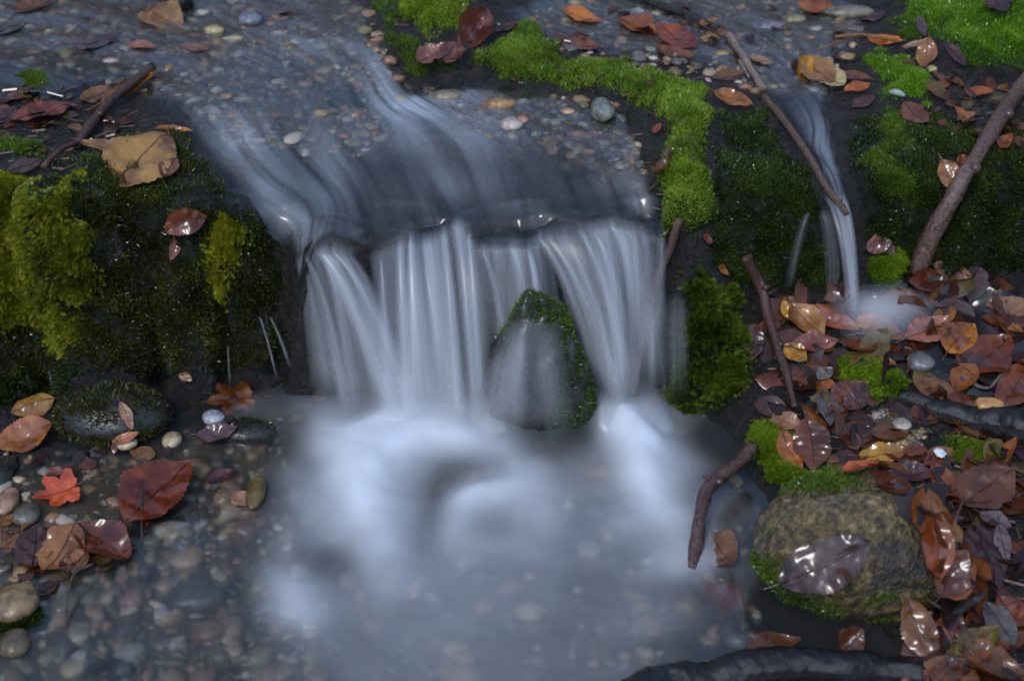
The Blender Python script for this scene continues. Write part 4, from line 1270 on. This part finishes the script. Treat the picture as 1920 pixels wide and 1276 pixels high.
LF((1578, 888), (1652, 868), 'orange curled leaf on the back edge of the boulder', 'orange', .4, lift=.012, k2=.6)
LF((1662, 884), (1752, 888), 'dark wrinkled brown leaf on the back of the boulder', 'plum', .6, lift=.012, face=.25, wrink=1.8)
LF((1745, 870), (1800, 945), 'rust leaf sliding down the right side of the boulder', 'rust', .4, lift=.01)
LF((1800, 945), (1898, 880), 'big glossy chestnut leaf right of the boulder', 'brown', .78, lift=.025, face=.3, pleat=.9, k2=-.3, stalk=.55)
LF((1462, 1098), (1640, 1016), 'large dark wet leaf stuck on the face of the boulder', 'dark', .5, lift=.010, face=.45, pleat=.1)
LF((1750, 970), (1764, 1085), 'rust-orange leaf standing against the right of the boulder', 'rust', .62, lift=.012, face=.45)
LF((1758, 1120), (1812, 1030), 'dark rust leaf overlapping right of the boulder', 'rust', .62, lift=.016, face=.35)
LF((1826, 980), (1868, 1110), 'long dark red leaf pointing down at lower right', 'plum', .5, lift=.012, face=.3)
LF((1836, 962), (1896, 990), 'grey shiny leaf below the chestnut leaf', 'grey', .6, lift=.012)
LF((1872, 985), (1888, 1060), 'narrow grey pleated leaf at the right edge', 'grey', .35, lift=.012, face=.3, pleat=1.2)
LF((1782, 1150), (1842, 1110), 'rolled dark leaf with a white wet ridge at lower right', 'dark', .4, lift=.016, k2=1.5, kind='long')
LF((1698, 1122), (1752, 1250), 'large dull brown leaf standing in front of the boulder', 'brown', .52, lift=.02, face=.5, k2=-.3)
LF((1575, 1216), (1618, 1176), 'small brown leaf poking up behind the black log', 'brown', .9, lift=.014, face=.4, fold=.5)
LF((1760, 1225), (1800, 1140), 'dull brown leaf behind the large standing leaf', 'brown', .6, lift=.01, face=.3)
LF((1790, 1232), (1872, 1172), 'yellow-olive leaf in the lower right pile', 'olive', .5, lift=.012, face=.2)
LF((1800, 1215), (1926, 1272), 'large pleated chestnut leaf in the lower right corner', 'brown', .55, lift=.016, pleat=1.6, face=.2)
LF((1750, 1290), (1800, 1236), 'brown leaf at the bottom edge right of the log', 'brown', .7, lift=.014, face=.2)
LF((1868, 1120), (1930, 1180), 'rust leaf at the right edge of the lower pile', 'rust', .6, lift=.012)
LF((1850, 1130), (1905, 1215), 'grey wet leaf across the lower right pile', 'grey', .5, lift=.014, pleat=1.2)
LF((1690, 1290), (1745, 1262), 'pale brown leaf tip at the bottom edge beside the log', 'pink', .6, lift=.012)
LF((1306, 1075), (1400, 1180), 'long pinkish leaf under the pool water by the curved stick', 'pink', .4, lift=.004, surf='bed')
LF((1332, 1010), (1378, 1062), 'pinkish leaf in the water left of the boulder', 'pink', .6, lift=.004)
LF((1390, 1225), (1500, 1195), 'brown submerged leaf behind the black log', 'brown', .45, lift=.004)
# --- lower left
LF((100, 745), (18, 772), 'arched golden brown leaf at the left edge', 'tan', .6, lift=.022, k2=-.8, face=.3)
LF((100, 800), (-10, 845), 'large pale brown leaf under the arched golden leaf', 'tan', .75, lift=.01)
LF((500, 742), (372, 756), 'red-brown lobed leaf below the dripping overhang', 'rust', .75, kind='maple', lift=.01, face=.25)
LF((335, 700), (362, 712), 'tiny tan leaf at the foot of the left overhang', 'tan', .6, lift=.008, stalk=0)
LF((370, 820), (448, 806), 'grey-brown submerged leaf below the red-brown lobed leaf', 'grey', .6, lift=.003)
LF((172, 905), (52, 938), 'bright red and orange lobed leaf among pebbles', 'red', .95, kind='maple', lift=.012, face=.2, wrink=1.6)
LF((122, 885), (86, 880), 'small pale pink leaf end above the bright red leaf', 'pink', .5, lift=.02, stalk=.7)
LF((232, 985), (352, 868), 'large chestnut leaf with white sky shine at lower left', 'rust', .72, lift=.014, k2=.25, face=.15, pleat=.3)
LF((434, 925), (468, 948), 'pale pinkish leaf beside the olive stone', 'pale', .8, lift=.008, face=.2)
LF((146, 985), (84, 1078), 'pleated golden leaf in the lower left pile', 'tan', .68, lift=.022, pleat=1.6, face=.25)
LF((125, 1085), (158, 1020), 'brown leaf under the pleated golden leaf', 'brown', .6, lift=.012)
LF((148, 985), (246, 1050), 'curled chestnut leaf with dark edge right of the golden leaf', 'rust', .62, lift=.014, k2=.5, pleat=1.0)
LF((62, 1075), (70, 985), 'plum leaf behind the pleated golden leaf', 'plum', .6, lift=.01)
LF((-10, 1040), (40, 1000), 'tan lobed leaf cut by the left edge', 'tan', .8, kind='maple', lift=.014)
LF((-10, 985), (36, 968), 'orange leaf at the left edge below the pebbles', 'orange', .6, lift=.01)
LF((70, 1120), (110, 1085), 'dark leaf in the water below the golden leaf', 'dark', .6, lift=.004)
LF((388, 905), (440, 880), 'dark plum leaf in the water above the pale pinkish leaf', 'plum', .55, lift=.003)
LF((210, 830), (262, 812), 'tan leaf scrap in front of the low mossy rock', 'tan', .4, lift=.006, stalk=0)
LF((226, 752), (250, 806), 'tan narrow leaf lying over the low mossy rock', 'pale', .35, lift=.012, face=.4)

# ------------------------------------------------------------------ litter: fragments too many and too small to count
def litter_mesh(spots, seed):
    r_ = np.random.default_rng(seed)
    Vs, Fs, Cs, off = [], [], [], 0
    u = np.linspace(0, 1, 7); v = np.linspace(-1, 1, 3)
    U, Vv = np.meshgrid(u, v, indexing='ij')
    idx = np.arange(21).reshape(7, 3)
    fq = np.stack([idx[:-1, :-1], idx[1:, :-1], idx[1:, 1:], idx[:-1, 1:]], -1).reshape(-1, 4)
    cols = [LC[k] for k in ('brown', 'rust', 'dark', 'plum', 'brown', 'rust', 'tan', 'orange', 'olive', 'dark')]
    for (x, y, size) in spots:
        L = size * r_.uniform(.6, 1.2); Wd = L * r_.uniform(.4, .7)
        X = (U - .5) * L; Y = Vv * ovate(U) * Wd * .5
        Pl = leaf_deform(X.ravel(), Y.ravel(), L, Wd, r_.uniform(-.1, .3), r_.uniform(-.5, .5), r_.uniform(-.6, .6), 0, 1.5, int(r_.integers(1000)))
        z = float(samp(TOP, np.array([x]), np.array([y]))[0]); n = samp(TOPN, np.array([x]), np.array([y]))[0] + r_.normal(0, .18, 3)
        n[2] = abs(n[2]); n /= np.linalg.norm(n)
        a = r_.uniform(0, 6.28); d = np.array([math.cos(a), math.sin(a), 0]); d -= n * (d @ n); d /= np.linalg.norm(d)
        e = np.cross(n, d)
        Vs.append(np.array([x, y, z]) + n * .003 + Pl[:, :1] * d + Pl[:, 1:2] * e + Pl[:, 2:] * n)
        Fs.append(fq + off); off += 21
        Cs.append(np.tile(np.array(cols[r_.integers(len(cols))]) * r_.uniform(.28, .7), (21, 1)))
    return np_mesh('leaf_litter', np.concatenate(Vs), np.concatenate(Fs), True, cols={'tint': np.concatenate(Cs)})


def mat_litter():
    t = NT('wet_litter')
    c = t.attr('tint').outputs['Color']; n = t.noise(90, t.geo(), 4)
    c2 = t.mix(t.ramp(n, [(.4, 0.), (.65, .8)]), c, t.mix(1.0, c, (.35, .28, .22), 'MULTIPLY'))
    p = t.n('BsdfPrincipled', Base_Color=c2, Roughness=.5, Normal=t.bump(n, .4, .002))
    p.inputs['Specular IOR Level'].default_value = .2
    p.inputs['Coat Weight'].default_value = .5; p.inputs['Coat Roughness'].default_value = .06
    return t.done(p.outputs[0])


M['litter'] = mat_litter()
lr = random.Random(3)
spots = []
for poly, cnt, sz in (([(1440, 560), (1940, 500), (1940, 1290), (1700, 1290), (1760, 1000), (1640, 900), (1440, 800)], 230, .056),
                      ([(-20, 830), (120, 820), (330, 850), (260, 1060), (100, 1110), (-20, 1080)], 40, .028),
                      ([(1050, 10), (1600, 20), (1580, 110), (1300, 120), (1060, 80)], 28, .03),
                      ([(-20, 180), (140, 160), (260, 240), (120, 300), (-20, 310)], 34, .03),
                      ([(1740, 140), (1940, 165), (1940, 300), (1760, 240)], 46, .036)):
    bx = [p[0] for p in poly]; by = [p[1] for p in poly]; k = 0
    while k < cnt:
        x, y = lr.uniform(min(bx), max(bx)), lr.uniform(min(by), max(by))
        if sd_poly(poly, np.array([x]), np.array([y]))[0] > 0:
            p = hit(x, y, TOP); spots.append((p[0], p[1], sz)); k += 1
for k in range(900):
    x, y = lr.uniform(-2.6, 2.6), lr.uniform(-2.2, 3.0)
    px_, py_, dp_ = project(np.array([x]), np.array([y]), samp(H, np.array([x]), np.array([y])))
    if -40 < px_[0] < 1960 and -40 < py_[0] < 1320 and dp_[0] > .3: continue
    if abs(x) < .55 and y < -.45: continue
    spots.append((x, y, .06))
tag(link('leaf_litter', litter_mesh(spots, 4), M['litter']), 'dark wet leaf fragments carpeting the banks', 'leaf litter', kind='stuff')

# ------------------------------------------------------------------ sticks and logs
def spline(pts, n):
    pts = np.array(pts, float)
    if len(pts) < 3: return np.stack([np.interp(np.linspace(0, 1, n), np.linspace(0, 1, len(pts)), pts[:, c]) for c in range(3)], 1)
    P = np.concatenate([[2 * pts[0] - pts[1]], pts, [2 * pts[-1] - pts[-2]]])
    out = []
    for q in np.linspace(0, len(pts) - 1 - 1e-6, n):
        i = int(q); t = q - i
        a, b, c, d = P[i:i + 4]
        out.append(.5 * ((2 * b) + (c - a) * t + (2 * a - 5 * b + 4 * c - d) * t * t + (3 * b - a - 3 * c + d) * t ** 3))
    return np.array(out)


def stick(name, label, pts, r0, r1, col, n=30, rough=.38, cat='stick', knots=(), branches=(), seed=1, surf=None, nseg=10):
    W3 = np.array([hit(p[0], p[1], TOP if surf is None else surf) + np.array([0, 0, p[2] if len(p) > 2 else r0]) for p in pts])
    C = spline(W3, n)
    C = C + np.stack([vnoise(np.arange(n) * 7.0 / n, np.full(n, k * 7.3), seed=seed) for k in range(3)], 1) * r0 * .35
    rad = np.linspace(r0, r1, n) * (1 + .10 * vnoise(np.arange(n) * 8.0 / n, np.zeros(n), seed=seed + 3))
    org = C[0].copy()
    o = link(name, tube(C - org, rad, nseg, seed, rough), M['bark']); o.location = org
    o.color = col + (1,); tag(o, label, cat)
    for kf in knots:
        k = int(kf * (n - 1)); V, Fc = rock_shape(2, (rad[k] * .75,) * 3, seed + k, .3)
        kn = link('knot', np_mesh('knot', V, Fc), M['bark'], o); kn.location = C[k] - org + np.array([rad[k] * .7, -rad[k] * .5, rad[k] * .4]); kn.color = tuple(c * .7 for c in col) + (1,)
    for (kf, dx, dy, dz, br) in branches:
        k = int(kf * (n - 1)); p0 = C[k] - org
        q = spline([p0, p0 + np.array([dx, dy, dz]) * .5 + np.array([0, 0, .003]), p0 + np.array([dx, dy, dz])], 8)
        tw = link('twig', tube(q, np.linspace(br, br * .5, 8), 6, seed, .2), M['bark'], o); tw.color = col + (1,)
    return o


stick('branch', 'long pinkish-brown branch leaning on the right rock face', [(1985, 60, .014), (1915, 175, .016), (1850, 285, .03), (1790, 400, .04), (1715, 520, .006)], .0098, .0108, (.17, .10, .075), n=34, cat='branch',
      knots=(.45, .7), branches=[(.45, -.022, -.005, .004, .003)], seed=4, nseg=12)
stick('stick', 'dark wet stick standing beside the moss bank right of the fall', [(1398, 505, .02), (1432, 575, .016), (1462, 690, .014), (1492, 772, .004)], .0085, .0035, (.10, .05, .035), knots=(.3, .6), branches=[(.35, .018, .01, .006, .0025)], seed=6)
stick('stick', 'curved dark stick arching over the pool left of the boulder', [(1412, 882, .035), (1370, 922, .035), (1325, 952, .032), (1312, 1010, .022), (1290, 1070, .0)], .0085, .0075, (.12, .065, .05), knots=(.45,), branches=[(.45, -.012, .0, .006, .003)], seed=7)
stick('stick', 'pale straight stick lying at the head of the thin fall', [(1366, 74, .006), (1395, 122, .008), (1432, 178, .007)], .006, .005, (.34, .25, .19), seed=8)
stick('twig', 'long brown twig carrying the thin fall down the rock face', [(1432, 182, .003), (1500, 275, .004), (1555, 368, .006), (1582, 440, .03)], .0055, .004, (.16, .095, .06), seed=9, knots=(.8,))
stick('twig', 'short pale twig beside the pale straight stick', [(1386, 118, .004), (1404, 150, .004)], .0028, .002, (.32, .26, .22), n=10, seed=10)
stick('stick', 'dark stick on the left bank with the curled orange leaf', [(145, 282, .006), (165, 258, .01), (210, 205, .012), (286, 140, .012)], .006, .007, (.10, .06, .04), seed=11, knots=(.55,))
stick('twig', 'thin reddish twig on the left moss above the yellow mass', [(85, 330, .012), (112, 300, .012), (148, 282, .01)], .004, .003, (.16, .07, .05), n=12, seed=12)
stick('log', 'black wet log lying across the bottom edge', [(1180, 1310, .0), (1290, 1276, .002), (1450, 1262, .004), (1600, 1258, .004), (1715, 1268, .0)], .022, .016, (.012, .009, .008), n=90, cat='log', seed=13, nseg=24, rough=.3)
stick('log', 'dark fallen log crossing the right edge above the moss pad', [(1690, 735, -.004), (1760, 770, .0), (1850, 800, .006), (1960, 830, .01)], .010, .026, (.018, .013, .010), n=70, cat='log', seed=14, nseg=22, rough=.3)
stick('log', 'dark mossy stick at the top edge behind the orange leaves', [(1170, -10, .004), (1250, 22, .006), (1345, 58, .004)], .008, .006, (.03, .028, .02), seed=15)
stick('twig', 'thin bare twig on the wet right bank above the log', [(1790, 700, .004), (1845, 738, .008), (1880, 708, .008)], .0022, .0018, (.24, .19, .16), n=14, seed=16)
stick('twig', 'thin twig crossing the orange leaf at upper right', [(1280, 42, .008), (1330, 70, .012), (1362, 80, .006)], .0018, .0014, (.07, .04, .03), n=14, seed=17)
stick('leaf_stalk', 'yellow leaf stalk floating beside the orange leaf at upper right', [(1565, 74, .004), (1620, 76, .008), (1682, 82, .006)], .0022, .0026, (.42, .20, .05), n=12, seed=18, cat='stalk')
stick('leaf_stalk', 'long tan leaf stalk behind the pile above the thin fall', [(1530, 110, .012), (1560, 104, .018), (1592, 88, .012)], .0014, .0012, (.36, .18, .09), n=10, seed=19, cat='stalk')
stick('twig', 'thin curved stem bending into the clear pool at lower left', [(178, 1075, .014), (140, 1110, .02), (122, 1180, .004)], .0018, .0012, (.14, .10, .06), n=14, seed=20)
stick('twig', 'thin upright stem left of the dark moss tuft', [(268, 930, .02), (268, 1015, .004)], .0012, .001, (.12, .08, .06), n=8, seed=21)
stick('twig', 'thin bent twig on the dark left moss face', [(205, 445, .016), (212, 465, .018), (226, 492, .014)], .0016, .0012, (.22, .14, .08), n=8, seed=22)
stick('twig', 'wet brown twig half hidden in the falling water at right', [(1272, 450, .03), (1235, 560, .03), (1205, 660, .02), (1185, 748, .005)], .005, .0065, (.13, .075, .055), n=22, seed=23)
stick('twig', 'pale twig fallen along the right side of the boulder', [(1805, 945, .01), (1790, 985, .012), (1782, 1018, .01)], .0012, .001, (.28, .14, .09), n=8, seed=24)

# ------------------------------------------------------------------ stones
def stone(px, py, wpx, hpx, col, label, surf='bed', group=None, sink=.35, thick=.6, seed=None, name='stone', lift=0.0):
    sd_ = seed if seed is not None else int(px * 3 + py)
    p = hit(px, py, H if surf == 'bed' else TOP)
    dist = np.linalg.norm(p - CAMP); k = dist / FPX
    a = wpx * k / 2; b_ = hpx * k / 2 / .62
    V, Fc = rock_shape(3, (a, b_, max(.004, min(a, b_) * thick)), sd_, .22, 1.1)
    o = link(name, np_mesh('stone', V, Fc), M['stone']); o.location = p + np.array([0, 0, V[:, 2].max() * (1 - 2 * sink) + lift]); o.rotation_euler = (0, 0, 0)
    o.color = tuple(col) + (1,)
    tag(o, label, 'stone', group)
    return o


TANS, GREY, OLV, WHT, PNK = (.30, .20, .10), (.14, .14, .15), (.13, .10, .04), (.42, .40, .36), (.32, .18, .13)
ST = stone
ST(343, 1064, 68, 30, (.42, .28, .16), 'oblong tan stone under clear water at lower left')
ST(281, 1060, 24, 28, (.34, .24, .14), 'small tan stone left of the oblong tan one', seed=3)
ST(330, 1100, 36, 34, (.15, .14, .12), 'grey oval stone below the oblong tan one')
ST(250, 1136, 50, 32, (.32, .17, .13), 'pink-tan pointed stone in the clear shallow')
ST(365, 1135, 110, 56, (.10, .09, .06), 'broad flat olive stone under the clear pool')
ST(308, 1165, 34, 26, (.45, .43, .40), 'white stone beside the broad flat olive stone')
ST(345, 1030, 44, 30, (.12, .14, .17), 'blue-grey stone above the oblong tan one')
ST(14, 946, 44, 44, (.34, .20, .12), 'round tan stone at the left edge', surf='top', sink=.2)
ST(50, 972, 46, 34, (.13, .12, .08), 'smooth olive stone beside the bright red leaf', surf='top', sink=.25)
ST(34, 1142, 78, 56, (.26, .17, .08), 'large ochre stone at the lower left edge', surf='top', sink=.2)
ST(10, 890, 34, 60, (.03, .03, .02), 'dark stone touching the left edge', surf='top', sink=.25)
ST(481, 934, 34, 58, (.15, .10, .03), 'upright olive stone beside the pale pinkish leaf', surf='top', sink=.12, thick=.9)
ST(400, 786, 42, 24, (.40, .40, .42), 'whitish stone under the drips beside the lobed leaf', surf='top', sink=.3)
ST(238, 834, 36, 20, (.48, .37, .22), 'pale yellow stone in front of the low mossy rock', surf='top', sink=.3)
ST(324, 828, 36, 28, (.45, .34, .2), 'pale angular stone right of the low mossy rock', surf='top', sink=.25)
ST(30, 1210, 60, 40, (.12, .09, .05), 'dark brown stone in the bottom left corner', surf='top')
ST(148, 1200, 46, 36, (.36, .27, .16), 'light tan stone near the bottom left')
ST(110, 1165, 40, 30, (.30, .21, .13), 'tan stone above the light one near the bottom left')
ST(440, 1235, 40, 28, (.40, .30, .2), 'pale tan stone under murky water at the bottom')
ST(1128, 216, 44, 50, (.22, .24, .19), 'pale green-grey stone at the end of the upper pool', surf='top', sink=.25, thick=.8)
ST(935, 204, 62, 24, (.34, .20, .08), 'ochre stone in the upper pool', lift=.004)
ST(958, 244, 44, 24, (.48, .40, .34), 'whitish stone under the stream at the slab edge', lift=.006)
ST(980, 234, 26, 22, (.42, .20, .12), 'pink stone beside the whitish one in the stream', lift=.006)
ST(835, 186, 60, 22, (.24, .19, .13), 'flat tan stone near the ledge under the moss ridge', lift=.002)
ST(1065, 216, 28, 14, (.42, .28, .14), 'little tan stone left of the pale green-grey stone', lift=.004)
ST(402, 64, 40, 18, (.42, .33, .16), 'yellowish stone in the upper stream', lift=.004)
ST(442, 78, 36, 12, (.38, .32, .15), 'thin yellow stone right of the yellowish one', lift=.003)
ST(470, 46, 50, 28, (.16, .17, .20), 'blue-grey stone in the upper stream', lift=.005)
ST(210, 122, 34, 16, (.40, .32, .22), 'beige stone in the left stream above the orange leaf', lift=.003)
ST(1725, 684, 52, 30, (.16, .15, .15), 'grey oval stone on the wet right bank', surf='top', sink=.25)
ST(1690, 800, 40, 24, (.40, .33, .24), 'light stone at the top of the gravel patch', surf='top', sink=.3)
ST(1592, 26, 90, 26, (.20, .17, .11), 'flat olive-tan stone at the top edge beside the big moss mat', surf='top', sink=.35)
ST(1440, 55, 60, 22, (.16, .14, .17), 'purple-grey stone in the right shallow', lift=.003)
ST(1488, 42, 46, 18, (.22, .20, .09), 'yellow-green stone in the right shallow', lift=.003)
ST(1352, 108, 30, 14, (.28, .20, .07), 'yellow stone against the corner of the moss ridge', lift=.004)
ST(1748, 131, 18, 14, (.42, .32, .12), 'small yellow pebble below the hanging tan leaf', surf='top')
ST(1120, 915, 62, 26, (.42, .24, .10), 'orange stone showing through the pool right of the foam', lift=.012)
# gravel: far past counting
def gravel_mesh(spots, seed):
    r_ = np.random.default_rng(seed)
    V0, F0 = ICO[2]
    Vs, Fs, Cs, off = [], [], [], 0
    pal = np.array([(.34, .21, .10), (.15, .13, .11), (.44, .34, .20), (.24, .15, .07), (.10, .08, .06), (.48, .42, .33), (.32, .17, .09), (.20, .16, .07)])
    for (p, s) in spots:
        k = r_.normal(0, 1, 3)
        sc = s * np.array([r_.uniform(.8, 1.4), r_.uniform(.7, 1.1), r_.uniform(.4, .7)])
        V = V0 * (1 + .5 * vnoise(V0[:, 0] * 1.7 + k[0] * 9, V0[:, 1] * 1.4 + k[1] * 9, V0[:, 2] * 1.4, seed=3))[:, None] * sc
        a = r_.uniform(0, 6.28); ca, sa = math.cos(a), math.sin(a)
        V = V @ np.array([[ca, sa, 0], [-sa, ca, 0], [0, 0, 1]])
        Vs.append(V + p); Fs.append(F0 + off); off += len(V0)
        Cs.append(np.tile(pal[r_.integers(len(pal))] * r_.uniform(.6, 1.15), (len(V0), 1)))
    return np_mesh('gravel', np.concatenate(Vs), np.concatenate(Fs), True, cols={'tint': np.concatenate(Cs)})


def scatter(poly, cnt, lo, hi, seed):
    r_ = random.Random(seed); out = []
    bx = [p[0] for p in poly]; by = [p[1] for p in poly]
    while len(out) < cnt:
        x, y = r_.uniform(min(bx), max(bx)), r_.uniform(min(by), max(by))
        if sd_poly(poly, np.array([x]), np.array([y]))[0] > 0:
            s = lo + (hi - lo) * r_.random() ** 2.2
            out.append((hit(x, y, H) + np.array([0, 0, s * .15]), s))
    return out


gs = scatter([(0, 850), (200, 840), (380, 800), (560, 800), (560, 1000), (600, 1290), (0, 1290)], 700, .0025, .008, 1)
gs += scatter([(0, 880), (380, 830), (560, 820), (560, 1000), (600, 1290), (0, 1290)], 220, .008, .017, 11)
gs += scatter([(560, 900), (1420, 900), (1420, 1290), (560, 1290)], 160, .005, .017, 2)
tag(link('gravel', gravel_mesh(gs, 1), M['gravel']), 'mixed small pebbles covering the pool bed', 'gravel', kind='stuff')
gs = scatter([(0, 0), (690, 0), (760, 180), (700, 300), (430, 280), (330, 180), (0, 130)], 800, .004, .012, 3) + scatter([(790, 170), (1150, 190), (1220, 330), (900, 260)], 260, .003, .010, 4)
tag(link('gravel', gravel_mesh(gs, 2), M['gravel']), 'mixed small pebbles in the upper stream bed', 'gravel', kind='stuff')
gs = scatter([(970, 40), (1060, 0), (1500, 0), (1640, 30), (1560, 180), (1450, 180), (1060, 100)], 420, .004, .011, 5)
tag(link('gravel', gravel_mesh(gs, 3), M['gravel']), 'small pebbles in the shallow water right of the moss ridge', 'gravel', kind='stuff')
gs = scatter(G_PATCH, 260, .0025, .007, 6)
tag(link('gravel', gravel_mesh(gs, 4), M['gravel']), 'patch of pale gravel between the leaves and the boulder', 'gravel', kind='stuff')

# ------------------------------------------------------------------ small things
p = hit(1850, 783, TOP)
V, Fc = rock_shape(2, (.017, .012, .014), 77, .12, power=.5)
tag(link('wood_chip', np_mesh('wood_chip', V, Fc, False), M['chip']), 'square orange cut wood chip stuck in the dark log', 'wood chip').location = p + np.array([0, 0, .012])
p0, p1 = hit(1666, 180, TOP), hit(1696, 188, TOP)
rind = link('seed_husk', tube(spline([p0 - p0, (p1 - p0) * .5 + np.array([0, 0, .002]), p1 - p0], 9), .0048 * np.sin(np.linspace(.35, 2.8, 9)), 9), M['pale'])
rind.location = p0 + np.array([0, 0, .006]); tag(rind, 'small pale green husk beside the plain brown leaf', 'husk')
p = hit(1760, 858, TOP)
V, Fc = rock_shape(3, (.007, .009, .002), 31, .5, 2.2)
tag(link('petal', np_mesh('petal', V, Fc), M['petal']), 'small white scrap on the leaves right of the boulder top', 'petal').location = p + np.array([0, 0, .008])

def debris_mesh(poly, cnt, seed):
    r_ = random.Random(seed); Vs, Fs, Cs, off = [], [], [], 0
    bx = [p[0] for p in poly]; by = [p[1] for p in poly]; k = 0
    while k < cnt:
        x, y = r_.uniform(min(bx), max(bx)), r_.uniform(min(by), max(by))
        if sd_poly(poly, np.array([x]), np.array([y]))[0] < 0: continue
        k += 1
        p = hit(x, y, TOP); a = r_.uniform(0, 6.28); L = r_.uniform(.006, .022); w_ = r_.uniform(.0005, .0016)
        d = np.array([math.cos(a), math.sin(a), r_.uniform(-.1, .25)]) * L; e = np.array([-math.sin(a), math.cos(a), 0]) * w_; u = np.array([0, 0, w_ * 1.4])
        q0, q1 = p - d / 2 + np.array([0, 0, .003]), p + d / 2 + np.array([0, 0, .003])
        Vs.append(np.array([q0 - e, q0 + e, q0 + u, q1 - e, q1 + e, q1 + u])); Fs.append(np.array([[0, 1, 4], [0, 4, 3], [1, 2, 5], [1, 5, 4], [2, 0, 3], [2, 3, 5]]) + off); off += 6
        c = r_.choice([(.10, .05, .025), (.05, .025, .014), (.12, .07, .035), (.16, .09, .045), (.03, .02, .012)]); Cs.append(np.tile(np.array(c), (6, 1)))
    return np_mesh('debris', np.concatenate(Vs), np.concatenate(Fs), False, cols={'tint': np.concatenate(Cs)})


tag(link('debris', debris_mesh([(1400, 560), (1940, 500), (1940, 1290), (1700, 1290), (1760, 1000), (1640, 900), (1440, 800)], 520, 8), M['litter']), 'tiny twigs and needles strewn over the right bank', 'debris', kind='stuff')
tag(link('debris', debris_mesh([(-20, 170), (160, 150), (300, 250), (200, 330), (-20, 330)], 120, 9), M['litter']), 'tiny twigs and needles on the left bank', 'debris', kind='stuff')
tag(link('debris', debris_mesh([(640, 10), (1320, 100), (1340, 420), (1230, 440), (1180, 190), (880, 150)], 130, 10), M['litter']), 'tiny bits of bark caught on the moss ridge', 'debris', kind='stuff')
